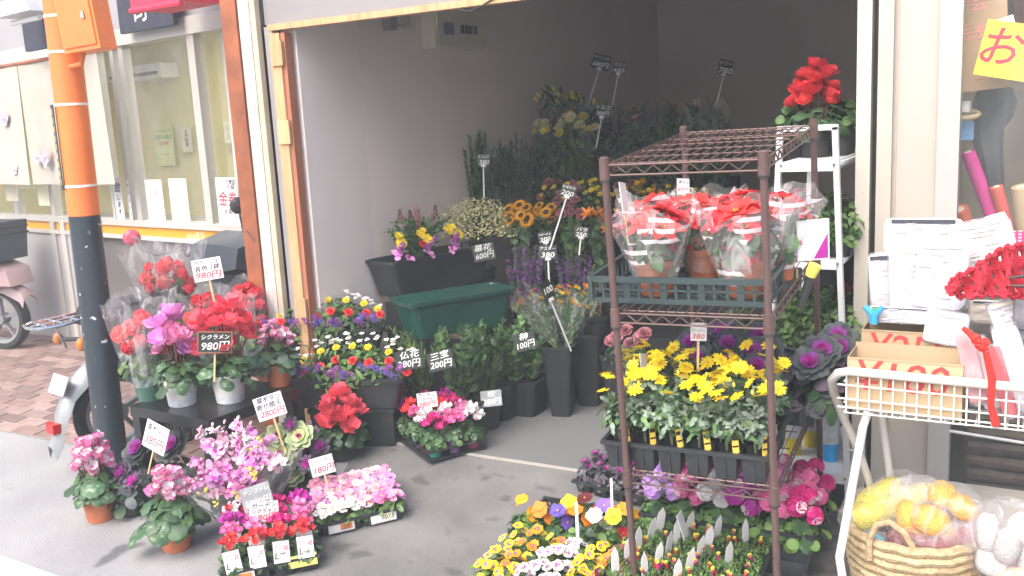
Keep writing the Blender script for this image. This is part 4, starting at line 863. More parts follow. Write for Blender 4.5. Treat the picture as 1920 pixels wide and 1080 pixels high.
# bucket of cut orchids, and one of long stemmed kales
def bucket(label, p, r, h, m=black_pl, name='flower_bucket', grp='black flower buckets', tilt=0):
    t = thing(name, label, 'bucket', p, group=grp); k = ('bk', r, h, m.name)
    if k not in FM: FM[k] = bucket_mesh(r, h).mesh('bucket', m)
    link('tub', FM[k], t); part('rim', MB().lathe([(r*1.06, h-.012), (r*1.1, h-.01), (r*1.1, h+.002), (r*1.0, h+.002)], 22, cap0=False), m, t); return t
p = atG(460, 985); bucket('black bucket holding the cut pink orchids behind the tray of garden cyclamens', (p.x, p.y, gz(p.y)), .115, .15)
t = thing('orchid_bunch', 'big bunch of pink, white and lime cut orchids in front of the black table', 'cut flowers', (p.x+.02, p.y-.02, gz(p.y)-.05)); rnd = random.Random(5); mbb = MB(); n_o = 0
for i in range(50):
    a = rnd.uniform(-.5, 3.64); a = rnd.uniform(0, 6.28); tipr = rnd.uniform(.08, .25); tip = Vector((tipr*cos(a)*1.15+.0, tipr*sin(a)*.7-.02, rnd.uniform(.3, .47)-tipr*.55+(.14 if sin(a) > 0 else .0)))
    pts = [Vector((0, 0, .15)), tip*.55+Vector((0, 0, .13)), tip]; mbb.tube(pts, .002, 5); lime = rnd.random() < .3
    for k in range(8):
        f = .45+.55*k/7; q = pts[1].lerp(pts[2], max(0, (f-.45)/.55)); side = Vector((rnd.uniform(-1, 1), rnd.uniform(-1.3, .5), rnd.uniform(-.2, 1))).normalized()
        if k > 5 or (lime and k > 3): link('bud', fl('bud', 'lemon' if lime else 'palepink'), t, mtx=place(q+side*.01, side, 0, 1.2))
        else: link('flower', fl('orchid', rnd.choice(['palepink', 'white', 'orchid']) if tip.z > .38 else rnd.choice(['orchid', 'orchid', 'palepink', 'rosepink']), rnd.randrange(2)), t, mtx=place(q+side*.022, side, rnd.uniform(0, 6), 1.25)); n_o += 1
part('stems', mbb, stemg, t, kind='stuff')
sleeve(t, .1, .27, .1, .33, cello, 9)
p = atG(540, 930); bucket('black bucket holding the tall cream and pink kales behind the orchids', (p.x, p.y, gz(p.y)), .09, .2)
t = thing('kale_bunch', 'bunch of long stemmed cream kales with pink hearts in a bucket behind the orchids', 'cut flowers', (p.x, p.y, gz(p.y)+.02)); heads = []
for px, py, me, s in ((520, 815, kale_w, .62), (562, 818, kale_w, .72), (528, 850, kale_w, .78), (547, 885, kale_c, .8), (575, 870, fl('frill', 'purple', 1), .8), (500, 830, kale_c, .6), (545, 795, fl('frill', 'purple', 0), .7)):
    q = atY(px, py, p.y-.03+random.uniform(-.03, .03))-t.location; link('rosette', me, t, mtx=place(q, Vector((.25, -.85, .55)), random.random()*6, s)); heads.append(q)
stems(t, heads, (0, 0, .1), .004)
# ---------------------------------------------------------------- trays on the ground
def fill_tray(M_, w, d, nx, ny, h, tname, name, cat, cols, folm, flk, nfl, sp, fz, fsc, group, seed, leafs=None, potm=None, up_=.6, pr_=.03, skip=(), nm_=None):
    rnd = random.Random(seed)
    for (i, j, x, y) in cells(nx, ny, w, d):
        if (i, j) in skip: continue
        col = cols[(i, j)] if isinstance(cols, dict) else rnd.choice(cols); cn = col if isinstance(col, str) else col[0]
        nice = {'hot': 'crimson', 'palepink': 'pale pink', 'rosepink': 'rose pink', 'dustypink': 'dusty pink', 'lemon': 'pale yellow', 'gold': 'golden', 'orchid': 'mauve'}.get(cn, cn)
        t = thing(name, '%s %s, %s from left, %s of %s' % (nice, nm_ or cat, ORD[i], rowname(j, ny), tname), cat, group=group, mtx=M_ @ Matrix.Translation((x, y, h)) @ Matrix.Rotation(rnd.uniform(-.3, .3), 4, 'Z'))
        fm_ = folm[rnd.randrange(len(folm))]; link('foliage', fm_, t, kind='stuff', rot=(0, 0, rnd.uniform(0, 6)), sc=rnd.uniform(.9, 1.1))
        if leafs: scatter(t, 'leaf', leafs, [(p_, n_) for p_, n_ in dome_pts(9, sp*1.1, sp*1.1, .0, .035, rnd.randrange(999), .2)], 1, .2, seed=rnd.randrange(999), upb=.4)
        if potm: link('pot', potm[(i+2*j) % len(potm)] if len(potm) > 1 else potm[0], t)
        pts = dome_pts(nfl, sp, sp, fz[0], fz[1], rnd.randrange(999), .25, lo=.05)
        cc_ = col if isinstance(col, (list, tuple)) else [col]
        scatter(t, 'flower', [fl(flk, c, v) for c in cc_ for v in (0, 1)], [(p_, (Vector(n_)*(1-up_)+Vector((0, -.25, up_))).normalized()) for p_, n_ in pts], fsc, .15, seed=rnd.randrange(999))
# small cyclamens in the turquoise pot tray
M_, w_ = tray_frame((805, 866), (912, 832), .03, .42); w_ = max(w_, .26)
t = thing('pot_tray', 'black carrier tray under the fifteen small cyclamens beside the shop sill', 'tray', mtx=M_)
mb = MB(); [mb.box((x, 0, .05), (.006, .42, .012)) for x in (-w_/2, w_/2)]; [mb.box((0, y, .05), (w_, .006, .012)) for y in (-.21, -.126, -.042, .042, .126, .21)]; [mb.box((x, 0, .05), (.006, .42, .01)) for x in (-w_/6, w_/6)]; mb.box((0, 0, .004), (w_, .42, .006)); part('frame', mb, black_pl, t, smooth=False)
pots_ = [MB().lathe([(.028, -.075), (.036, -.01), (.037, .0), (.034, .0), (.001, -.008)], 16).mesh('pot', m_) for m_ in (teal_pl, mat('pot_violet', (.14, .06, .2), .4), mat('pot_maroon', (.22, .03, .06), .4))]
cy = {}; src = ['pink', 'hot', 'white', 'hot', 'white', 'rosepink', 'pink', 'scarlet', 'hot', 'scarlet', 'red', 'hot', 'magenta', 'hot', 'magenta']
for j in range(5):
    for i in range(3): cy[(i, j)] = src[(j*3+i) % 15]
cy[(0, 0)] = 'hot'; cy[(1, 0)] = 'pink'; cy[(2, 0)] = 'white'; cy[(0, 1)] = 'white'; cy[(0, 2)] = 'pink'
cyf = [foliage_mesh(60, .055, -.005, .05, .034, .03, [leafcyc, leafm, leafd], 'round', s_, lo=-.5) for s_ in (1, 2)]
fill_tray(M_, w_, .42, 3, 5, .085, 'the turquoise pot tray', 'small_cyclamen', 'cyclamen', cy, cyf, 'cyclamen', 11, .045, (.07, .13), .95, 'small cyclamens in the turquoise pot tray', 21, leafs=[leaf_m('heart', .042, .044, leafcyc)], potm=pots_, nm_='small cyclamen')
# primulas
M_, w_ = tray_frame((608, 986), (750, 953), .06, .36); w_ = max(.36, w_)
t = thing('flower_tray', 'black tray under the pink and white primulas with two price stickers on its front', 'tray', mtx=M_)
part('tray', tray_mesh(w_, .36, .065, 6, 4), black_pl, t, smooth=False)
stk = lambda t, x, w, h, z, y, m2, tx, tw: (part('sticker', MB().box((x, y, z), (w, .003, h)), paper, t, smooth=False), part('sticker_patch', MB().box((x+w*.18, y-.002, z+h*.05), (w*.45, .002, h*.62)), m2, t, smooth=False), lettering(tx, ink, t, tw, h*.5, (x+w*.15, y-.0035, z+.002)))
stk(t, -.09, .11, .042, .035, -.182, mat('sticker_orange', (.8, .25, .06), .5), '||||', .04); stk(t, .09, .11, .042, .035, -.182, papery, '1073', .05)
pf = [foliage_mesh(50, .04, -.005, .03, .04, .02, [leafb, leafm], 'round', s_, lo=-.5) for s_ in (1, 2)]
pc = {}
rnd = random.Random(4)
for j in range(4):
    for i in range(6): pc[(i, j)] = 'white' if (j == 0 and i in (0, 2)) else rnd.choice([('palepink', 'rosepink'), ('rosepink', 'white'), ('rosepink', 'palepink'), ('orchid', 'rosepink'), ('orchid', 'palepink')])
pc[(1, 0)] = 'white'; pc[(4, 0)] = ('pink', 'rosepink')
fill_tray(M_, w_, .36, 6, 4, .062, 'the primula tray', 'primula', 'primula', pc, pf, 'primula', 11, .036, (.03, .065), 1.05, 'primulas in the black tray', 31, up_=.7)
# garden cyclamens with picture tags
M_, w_ = tray_frame((418, 1078), (600, 1040), .07, .36); w_ = max(.3, w_)
t = thing('flower_tray', 'black tray under the garden cyclamens with picture tags at the bottom of the photo', 'tray', mtx=M_); part('tray', tray_mesh(w_, .36, .075, 4, 4), black_pl, t, smooth=False)
stk(t, -.12, .11, .045, .042, -.184, MC['sticker_orange'], '  ', .02); part('sticker', MB().box((.12, -.184, .06), (.11, .003, .05)), mat('sticker_yellow', (.75, .7, .2), .5), t, smooth=False); lettering('1073', ink, t, .06, .03, (.13, -.187, .065))
gc = {}; seq = ['hot', 'magenta', 'rosepink', 'magenta', 'pink', 'rosepink', 'hot', 'pink', 'magenta', 'pink', 'hot', 'rosepink', 'red', 'magenta', 'hot', 'magenta']
for j in range(4):
    for i in range(4): gc[(i, j)] = ('red', 'scarlet') if j == 0 else seq[j*4+i]
gc[(0, 3)] = ('white', 'red')
gf = [foliage_mesh(50, .05, -.01, .05, .034, .026, [leafcyc, leafm], 'round', s_, lo=-.5) for s_ in (5, 6)]
fill_tray(M_, w_, .36, 4, 4, .072, 'the tagged cyclamen tray', 'small_cyclamen', 'cyclamen', gc, gf, 'cyclamen', 8, .036, (.085, .125), .72, 'garden cyclamens in the tagged tray', 41, leafs=[leaf_m('heart', .04, .042, leafcyc)], nm_='garden cyclamen')
tgm = MB().box((0, 0, 0), (.062, .0015, .085)).mesh('tag_sheet', paper, False)
for i in range(4):
    for j in range(3):
        if j and (i+j) % 2: continue
        x = -w_/2+w_*(i+.5)/4; t = thing('plant_tag', 'white and pink picture tag, %s from left, %s of the tagged cyclamen tray' % (ORD[i], rowname(j, 4)), 'plant tag', group='picture tags in the garden cyclamens', mtx=M_ @ Matrix.Translation((x, -.178+j*.09, .112+.012*j)) @ Euler((R(-14), R(random.uniform(-5, 5)), R(random.uniform(-8, 8)))).to_matrix().to_4x4())
        link('sheet', tgm, t); lettering('ミニ', ink_red, t, .03, .02, (-.012, -.0015, .018)); lettering('花', ink_red, t, .02, .02, (.018, -.0015, .012)); lettering('L', ink, t, .015, .03, (-.02, -.0015, -.015)); lettering('~~~~', mat('ink_pink', (.7, .25, .35), .7), t, .05, .012, (0, -.0015, .034)); lettering('::::', greyw, t, .03, .02, (.008, -.0015, -.02))
# pansies left of the rack
vf = [foliage_mesh(110, .065, -.02, .085, .042, .03, [leafm, leafb, leafd], 'round', s_, lo=-.5) for s_ in (7, 8, 9)]
M_, w_ = tray_frame((965, 1003), (1165, 1043), .06, .3); w_ = .46; M_ = M_ @ Matrix.Translation((-.01, .0, 0))
t = thing('flower_tray', 'black lattice tray of pansies, the farther of two left of the wire rack', 'tray', mtx=M_); part('tray', crate_mesh(w_, .3, .075, 16, 10), black_pl, t, smooth=False)
t2 = part('cell_insert', tray_mesh(w_*.95, .18, .05, 6, 2), black_pl, t, smooth=False); t2.location = (0, -.05, .01)
v1 = {(0, 0): ('yellow', 'gold'), (1, 0): ('orange', 'gold'), (2, 0): ('violet', 'blue'), (3, 0): ('yellow', 'orange'), (4, 0): ('white', 'white'), (5, 0): ('yellow', 'red')}
for i in range(6): v1[(i, 1)] = [('orange', 'yellow'), ('violet', 'violet'), ('yellow', 'yellow'), ('scarlet', 'maroon'), ('lilac', 'violet'), ('yellow', 'gold')][i]
fill_tray(M_ @ Matrix.Translation((0, -.05, 0)), w_, .18, 6, 2, .06, 'the farther pansy tray', 'pansy_plant', 'pansy', v1, vf, 'pansy', 3, .045, (.06, .15), .95, 'pansies in the farther tray', 51, up_=.35, skip=((1, 1), (0, 1)))
M_, w_ = tray_frame((893, 1118), (1150, 1180), .06, .34); w_ = .56
M_ = M_ @ Matrix.Translation((.0, 0, 0))
t = thing('flower_tray', 'black lattice tray of violas at the bottom edge left of the wire rack', 'tray', mtx=M_); part('tray', crate_mesh(w_, .34, .08, 18, 12), black_pl, t, smooth=False)
t2 = part('cell_insert', tray_mesh(w_*.96, .32, .05, 7, 4), black_pl, t, smooth=False); t2.location = (0, 0, .012)
v2 = {}; rnd = random.Random(8)
base2 = [('yellow', 'lemon'), ('gold', 'yellow'), ('white', 'white'), ('white', 'white'), ('yellow', 'yellow'), ('maroon', 'gold'), ('yellow', 'maroon')]
for j in range(4):
    for i in range(7): v2[(i, j)] = base2[i] if rnd.random() < .85 else ('orange', 'yellow')
fill_tray(M_, w_, .34, 7, 4, .062, 'the nearer viola tray', 'viola_plant', 'viola', v2, vf, 'pansy_face', 6, .04, (.035, .13), .66, 'violas in the nearer tray', 61, up_=.4)
# tray of purple small leaved kale between sill and rack
M_, w_ = tray_frame((1075, 905), (1180, 930), .05, .28); w_ = .34; M_ = M_ @ Matrix.Translation((.03, 0, 0))
t = thing('flower_tray', 'black tray of low purple frilled kale just outside the shop sill left of the rack', 'tray', mtx=M_); part('tray', tray_mesh(w_, .28, .06, 4, 3), black_pl, t, smooth=False)
kf = [foliage_mesh(90, .05, -.01, .06, .03, .022, [MC['kale_frill'], MC['kale_dark']], 'lobe', s_, lo=-.3) for s_ in (1, 2)]
fill_tray(M_, w_, .28, 4, 3, .06, 'the purple kale tray', 'small_kale', 'kale', ['magenta', 'purple'], kf, 'frill', 3, .025, (.06, .09), .42, 'small purple kales in their tray', 71, up_=.5, nm_='frilled kale')
# ================================================================= ON THE WIRE RACK
def rack_thing(name, label, cat, x, y, z, rot=0, group=None): return thing(name, label, cat, mtx=RM @ Matrix.Translation((x, y, z)) @ Matrix.Rotation(rot, 4, 'Z'), group=group)
crm = mat('crate_slate', (.035, .055, .058), .4, .15)
t = rack_thing('plant_crate', 'dark slatted crate holding the poinsettias on the second shelf of the wire rack', 'crate', .165, .3, 1.108)
part('crate_body', crate_mesh(.56, .4, .085, 14, 10), crm, t, smooth=False)
poinl = leaf_m('leaf', .09, .06, leafd); poinl2 = leaf_m('leaf', .08, .05, leafb)
for (px, y, r, lab, sd, cc, k) in ((.075, .19, .066, 'red poinsettia in a clay pot in lace patterned film, front left in the rack crate', 1, 1, 1.1), (.185, .36, .06, 'red poinsettia in a clay pot in clear film, middle of the rack crate', 2, 0, 1.05), (.355, .2, .068, 'red poinsettia in a clay pot in lace patterned film, front right behind the rack post', 3, 1, 1.1),
        (.30, .42, .058, 'red poinsettia between the middle and right pots at the back of the rack crate', 4, 0, .95), (.02, .4, .058, 'red poinsettia at the back left of the rack crate', 5, 1, .9), (.42, .4, .055, 'red poinsettia leaning out past the right side of the rack crate', 6, 1, .9)):
    t = rack_thing('poinsettia', lab, 'poinsettia', px, y, 1.118, sd, 'poinsettias in the rack crate')
    link('pot', pot_mesh(r, .115).mesh('pot', terra), t); link('foliage', fol('poinf', 70, .085, 0, .15, .065, .042, [leafd, leafm, leafcyc], 'leaf', 3), t, loc=(0, 0, .11), kind='stuff')
    pts = dome_pts(7, .085, .085, .2, .275, sd, .2, lo=.15); scatter(t, 'bract', [fl('poinsettia', 'scarlet', 0), fl('poinsettia', 'red', 1)], [(p, (n+Vector((0, 0, .6))).normalized()) for p, n in pts], k, .15, seed=sd)
    low = dome_pts(4, .08, .08, .12, .2, sd+5, .2, lo=.0); scatter(t, 'bract', [fl('poinsettia', 'red', 1)], low, .6, .2, seed=sd)
    scatter(t, 'leaf', [poinl, poinl2], dome_pts(9, .09, .09, .16, .27, sd+3, .3), 1, .2, seed=sd); stems(t, [p for p, n in pts], (0, 0, .1), .003)
    sleeve(t, r*1.02, .14, .04, .275, cello_l if cc else cello, sd+20, jag=.1)
t = rack_thing('gift_bag', 'white and magenta paper card tucked beside the right poinsettia', 'card', .53, .38, 1.25, R(25))
part('sheet', MB().box((0, 0, 0), (.1, .004, .13)), paper, t, smooth=False); part('magenta_corner', MB().add([(.0, -.003, -.06), (.045, -.003, -.06), (.045, -.003, .02)], [(0, 1, 2)]), P['magenta'], t, smooth=False)
t = rack_thing('tool_handle', 'black and yellow tool handle hanging beside the rack crate', 'tool', .52, .2, 1.13, 0)
part('grip', MB().tube([(0, 0, -.05), (.03, .0, .05)], [.01, .014], 10), black_pl, t); part('head', MB().tube([(.03, 0, .05), (.045, 0, .085)], [.016, .02], 10), mat('tool_yellow', (.7, .6, .1), .4), t)
# yellow daisies on the third shelf
TW_, TD_ = .53, .34
YM = RM @ Matrix.Translation((.18, .02+TD_/2, .567))
t = thing('flower_tray', 'black cell tray of tall yellow daisies on the third shelf of the wire rack', 'tray', mtx=YM); part('tray', tray_mesh(TW_, TD_, .095, 6, 4, taper=.95), mat('tray_charcoal', (.03, .034, .04), .4, .15), t, smooth=False)
df = []
for s_ in range(4):
    me, tips = sprays(4, .17, .035, 30, .045, .018, s_+3, [mat('stem_grey_green', (.16, .2, .1), .6), leafgrey, leafgrey, leafm], 'lobe', .28, 65, r=.003); df.append((me, tips))
rnd = random.Random(2)
for (i, j, x, y) in cells(6, 4, TW_, TD_):
    me, tips = df[rnd.randrange(4)]; hh2 = rnd.uniform(.9, 1.1)+.04*j
    t = thing('daisy_plant', 'yellow daisy with silver leaves, %s from left, %s of the daisy tray' % (ORD[i], rowname(j, 4)), 'daisy', group='yellow daisy plants in the rack tray', mtx=YM @ Matrix.Translation((x, y, .085)) @ Matrix.Rotation(rnd.uniform(0, 6), 4, 'Z'))
    link('foliage', me, t, sc=(1.1, 1.1, hh2), kind='stuff')
    link('foliage', fol(('dfol', s_), 60, .05, .0, .08, .045, .018, [leafgrey, leafm], 'lobe', 3), t, loc=(0, 0, .07), kind='stuff')
    pts = [(Vector((tp.x*1.3, tp.y*1.3, tp.z*hh2+.02)), n) for tp, n in tips[:(4 if j else 3)]]
    for p, n in pts: link('flower', fl('daisy', 'yellow', rnd.randrange(2)), t, mtx=place(p+Vector((rnd.uniform(-.02, .02), rnd.uniform(-.02, .02), rnd.uniform(.0, .05))), (rnd.uniform(-.7, .7), rnd.uniform(-.7, .7), .9), rnd.uniform(0, 6), rnd.uniform(.9, 1.25)))
    if rnd.random() < .5: link('bud', fl('bud', 'lemon'), t, loc=(rnd.uniform(-.03, .03), rnd.uniform(-.03, .03), .2))
    if j == 0:
        tg = thing('plant_tag', 'yellow and black plant tag, %s from left along the front of the daisy tray' % ORD[i], 'plant tag', group='yellow tags in the daisy tray', mtx=YM @ Matrix.Translation((x+.032, y-.02, .115)) @ Euler((R(-8), R(rnd.uniform(-4, 12)), R(rnd.uniform(20, 60)))).to_matrix().to_4x4())
        part('sheet', MB().box((0, 0, 0), (.02, .0015, .085)), mat('tag_yellow', (.75, .55, .08), .5, .1), tg, smooth=False); part('dark_print', MB().box((0, -.001, .02), (.018, .001, .012)).box((0, -.001, -.005), (.018, .001, .006)).box((0, -.001, .036), (.018, .001, .004)), dark_eye, tg, smooth=False)
# purple kales at the back of the same shelf
KM = RM @ Matrix.Translation((.27, .62, .567)); t = thing('kale_crate', 'dark tray of purple kales behind the yellow daisies on the third shelf', 'tray', mtx=KM); part('tray', tray_mesh(.5, .3, .08, 4, 2), black_pl, t, smooth=False)
rnd = random.Random(6)
for (i, j, x, y) in cells(4, 2, .52, .28):
    t = thing('kale_plant', 'purple ornamental kale, %s from left, %s of the tray behind the daisies' % (ORD[i], 'front row' if j == 0 else 'back row'), 'ornamental kale', group='purple kales on the rack', mtx=KM @ Matrix.Translation((x+(.06 if i == 3 else 0), y-.02, .08)))
    link('foliage', fol('kfr', 90, .09, 0, .14, .06, .045, [MC['kale_dark'], MC['kale_frill'], leafd], 'round', 4, lo=-.4), t, kind='stuff', rot=(0, 0, rnd.uniform(0, 6)))
    for k in range(2): link('rosette', fl('kale', 'purple', k), t, mtx=place((rnd.uniform(-.05, .05), -.05+.05*k, .15+.03*k+rnd.uniform(-.02, .02)), (rnd.uniform(-.2, .3), -.7, .9), rnd.uniform(0, 6), rnd.uniform(.6, .75)))
# pelargoniums on the bottom shelf
GM = RM @ Matrix.Translation((.2, .56, .112)); t = thing('flower_tray', 'black tray of pink pelargoniums at the back of the bottom rack shelf', 'tray', mtx=GM); part('tray', tray_mesh(.62, .36, .1, 6, 3), black_pl, t, smooth=False)
gfm = [foliage_mesh(60, .07, -.03, .06, .04, .036, [leafm, leafb, leafd], 'round', s_, lo=-.4) for s_ in (11, 12)]
gcol = {}; gl = ['lilac', 'pink', 'white', 'magenta', 'pink', 'hot', 'lilac', 'hot', 'white', 'orchid', 'rosepink', 'pink', 'cream', 'hot', 'cream', 'orchid', 'pink', 'hot']
for k in range(18): gcol[(k % 6, k//6)] = gl[k]
fill_tray(GM, .62, .36, 6, 3, .095, 'the bottom shelf tray', 'pelargonium', 'pelargonium', gcol, gfm, 'umbel', 4, .055, (.06, .14), 1.3, 'pelargoniums on the bottom shelf', 81, leafs=[leaf_m('heart', .045, .05, leafm), leaf_m('heart', .04, .045, leafb)], up_=.25)
# sedum with white tags
SM_ = RM @ Matrix.Translation((.13, .165, .112)); t = thing('flower_tray', 'black tray of low sedum with white leaning tags on the bottom rack shelf', 'tray', mtx=SM_); part('tray', tray_mesh(.5, .38, .06, 6, 5), black_pl, t, smooth=False)
t = thing('sedum_carpet', 'low green sedum carpet with small red and yellow trumpet flowers on the bottom shelf', 'sedum', mtx=SM_ @ Matrix.Translation((0, 0, .06)))
rnd = random.Random(9); mb = MB(); random.seed(9)
for i in range(5200):
    x, y = rnd.uniform(-.25, .25), rnd.uniform(-.19, .19); z = .012+.012*sin(x*38)*sin(y*33)+rnd.uniform(0, .016)
    petal(mb, 0, 0, .014, .006, rnd.uniform(10, 80), -30, rnd.randrange(2), 'leaf', 0, M=Matrix.Translation((x, y, z)) @ Matrix.Rotation(rnd.uniform(0, 6), 4, 'Z'), seg=2)
part('foliage', mb, [leafm, leafb], t, kind='stuff')
for i in range(46): link('flower', fl('trumpet', rnd.choice(['coral', 'hot', 'red'])), t, mtx=place((rnd.uniform(-.24, .24), rnd.uniform(-.18, .18), .045), (rnd.uniform(-.4, .4), rnd.uniform(-.6, .2), 1), 0, rnd.uniform(.8, 1.1)))
tagm = MB(); w2_, h2_ = .032, .1; n = 8
out_ = [(-w2_/2, 0, 0), (w2_/2, 0, 0)]+[(w2_/2, 0, h2_*.7), (w2_*.42, 0, h2_*.85), (.002, 0, h2_*1.06), (-w2_*.42, 0, h2_*.85), (-w2_/2, 0, h2_*.7)]
tagm.add([(x, -.0007, z) for x, y, z in out_]+[(x, .0007, z) for x, y, z in out_], [tuple(range(len(out_))), tuple(range(2*len(out_)-1, len(out_)-1, -1))]+[(i, (i+1) % len(out_), len(out_)+(i+1) % len(out_), len(out_)+i) for i in range(len(out_))]); tagme = tagm.mesh('tag_sheet', mat('tag_white', (.8, .79, .79), .5, .03, trans=.35), False)
for i in range(4):
    for j in range(5):
        if i == 3 and j not in (2, 4): continue
        t = thing('plant_tag', 'white rounded plant tag, %s from left, %s of the sedum tray' % (ORD[i], rowname(j, 5)), 'plant tag', group='white tags in the sedum', mtx=SM_ @ Matrix.Translation((-.2+i*.105+.012*j, -.16+j*.078, .055)) @ Euler((R(rnd.uniform(-14, 4)), R(rnd.uniform(8, 26)), R(rnd.uniform(40, 68)))).to_matrix().to_4x4())
        link('sheet', tagme, t); [lettering(s_, greyw, t, .022, .008, (0, -.0012, z_)) for s_, z_ in (('- - -', .072), ('- -- -', .058), ('-- -', .044))]
t = rack_thing('cell_tray', 'empty black cell tray at the right end of the bottom shelf', 'tray', .44, .2, .112); part('tray', tray_mesh(.13, .36, .05, 1, 4), mat('tray_charcoal', (.03, .034, .04)), t, smooth=False)
# ================================================================= ON THE LADDER SHELF
lzt = sorted(lzs, reverse=True)
def lad_pot(lab, x, y, z, name, cat, r=.06, h=.1, m=black_pl, grp='pots on the ladder shelf'): return potted(name, lab, (x, y, z+.007), r, h, m, group=grp, cat=cat)
z0 = lzt[0]; q = atY(1528, 262, 3.98)
t = lad_pot('red cyclamen in a black pot on the top of the white ladder shelf', q.x, 3.98, z0, 'potted_cyclamen', 'potted plant', .075, .11)
cyclamen_plant(t, .11, ['red', 'scarlet'], 26, lr=.15, fr=.08, fz=(.13, .24), seed=33, ll=.07, leaf=leafd, fsc=.85)
for i, (px, Y, lab) in enumerate(((1580, 4.05, 'dark leafy plant right of the red cyclamen on the top ladder shelf'), (1500, 4.1, 'dark leafy plant left of the red cyclamen on the top ladder shelf'))):
    q = atY(px, 270, Y); t = lad_pot(lab, q.x, Y, z0, 'leafy_plant', 'potted plant'); link('foliage', fol('lad1', 110, .1, 0, .14, .05, .045, [leafd, leafm], 'round', 5), t, loc=(0, 0, .1), kind='stuff')
ivy = fol('ivy', 240, .1, -.02, .12, .035, .018, [leafm, leafb, leafm], 'leaf', 6, lo=-.4)
rows_ = (('second', lzt[1]-.0, [leafm]), )
k_ = 0
for (lev, z, hz, ms, wd) in (('second', lzt[1], .09, 'ivy', 'green leafy'), ('third', lzt[2], .13, 'ivy', 'bright variegated'),):
    for i, (dx, Y) in enumerate(((-.1, 3.68), (.0, 3.66), (.09, 3.7), (-.07, 3.9), (.05, 3.9), (0, 4.08))):
        xc = (lx(z, fl_save)+lx(z, fr_save))/2; pos_ = ('front left', 'front middle', 'front right', 'middle left', 'middle right', 'back')[i]
        t = lad_pot('%s potted plant, %s on the %s ladder shelf down' % (wd, pos_, lev), xc+dx, Y, z, 'leafy_plant', 'potted plant', .055, .085); link('foliage', ivy, t, loc=(0, 0, hz), rot=(0, 0, i), sc=1.05, kind='stuff')
for i, (px, py, col, cn) in enumerate(((1540, 380, 'dustypink', 'dusty pink'), (1508, 360, 'pink', 'pink'), (1585, 535, 'red', 'dark red'), (1545, 525, 'red', 'red'), (1580, 400, 'orange', 'orange'))):
    q = atY(px, py, 4.22+.02*i); t = thing('shelf_flower', '%s flowering plant seen through the ladder shelf, %s' % (cn, ('under the top board', 'left under the top board', 'right above the lower leaves', 'middle above the lower leaves', 'low against the right wall')[i]), 'potted plant', q-Vector((0, 0, .14)), group='dim flowers behind the ladder shelf')
    link('pot', pot_mesh(.05, .08).mesh('pot', black_pl), t); link('foliage', fol('df1', 80, .08, 0, .06, .04, .03, [leafd], 'round', 4), t, loc=(0, 0, .07), kind='stuff'); scatter(t, 'flower', [fl('carnation', col)], dome_pts(6, .05, .05, .1, .16, i, .2), 1.2, .1, seed=i)
    q2 = thing('hidden_stand', '%s dark block carrying flowers behind the ladder shelf' % ORD[i], 'stand', (q.x, q.y, q.z-.14), group='dark stands behind the ladder shelf'); part('block', MB().box((0, 0, -(q.z-.14)/2), (.16, .12, q.z-.14)), black_pl, q2, smooth=False)
# lettered cups on the bottom ladder shelf
zc_ = lzt[3]
for px, py, col, nm in ((1488, 850, (.62, .5, .02), 'yellow'), (1556, 862, (.02, .3, .62), 'blue'), (1520, 835, (.62, .5, .02), 'pale')):
    q = atZ(px, py, zc_+.007); t = thing('lettered_cup', 'white lettered cup with a %s lower half on the bottom ladder shelf' % nm, 'cup', (q.x, q.y, zc_+.007), group='lettered cups')
    part('wall', MB().lathe([(.035, .075), (.042, .19), (.04, .19), (.001, .17)], 20, cap0=False), mat('cup_white', (.55, .58, .6), .4), t); part('base', MB().lathe([(.028, 0), (.035, .0755)], 20), mat('cup_'+nm, col, .4), t)
    for s_, z_ in (('rose', .14), ('dal', .1)): lettering(s_, greyw, t, .05, .028, (0, -.042, z_))
# ================================================================= RIGHT SHOP WINDOW
rs = thing('craft_shop_front', 'right shop front with a clear show window beside the pale wall panel', 'building', (0, 0, 0))
x0 = xa(1797); part('glass_pane', MB().box(((x0+1.9)/2, 3.74, 1.45), (1.9-x0, .008, 2.6)), glass, rs, smooth=False)
part('window_base', MB().box(((x0+1.9)/2, 3.74, .07), (1.9-x0, .08, .16)), cream, rs, smooth=False); part('header', MB().box((1.0, 3.8, 4.0), (3.4, .25, 2.5)), cream, rs, smooth=False)
part('back_wall', MB().box((.7, 5.6, 1.4), (2.6, .1, 2.9)), mat('craft_wall', (.4, .33, .25), .9, .2, 3), rs, smooth=False); part('side_wall', MB().box((-.49, 4.75, 1.4), (.06, 1.8, 2.9)), mat('craft_wall2', (.3, .27, .24), .9), rs, smooth=False); part('side_wall', MB().box((1.95, 4.7, 1.4), (.06, 1.9, 2.9)), mat('craft_wall2', (.3, .27, .24), .9), rs, smooth=False)
part('floor', MB().box((.72, 4.7, .0), (2.45, 1.9, .04)), carpet, rs, smooth=False); part('ceiling', MB().box((.72, 4.7, 2.85), (2.45, 1.9, .05)), lint, rs, smooth=False)
part('rail', MB().tube([atY(1768, 806, 3.7), atY(1990, 842, 3.7)], .006, 8), white_paint, rs)
for i in range(7): part('shelf_goods', MB().box((-.1+i*.09, 5.45, 2.15+(i % 3)*.03), (.05, .15, .42)), [brownw, greyw, dwall][i % 3], rs, smooth=False)
part('wall_shelf', MB().box((.5, 5.42, 1.9), (1.6, .25, .03)), brownw, rs, smooth=False)
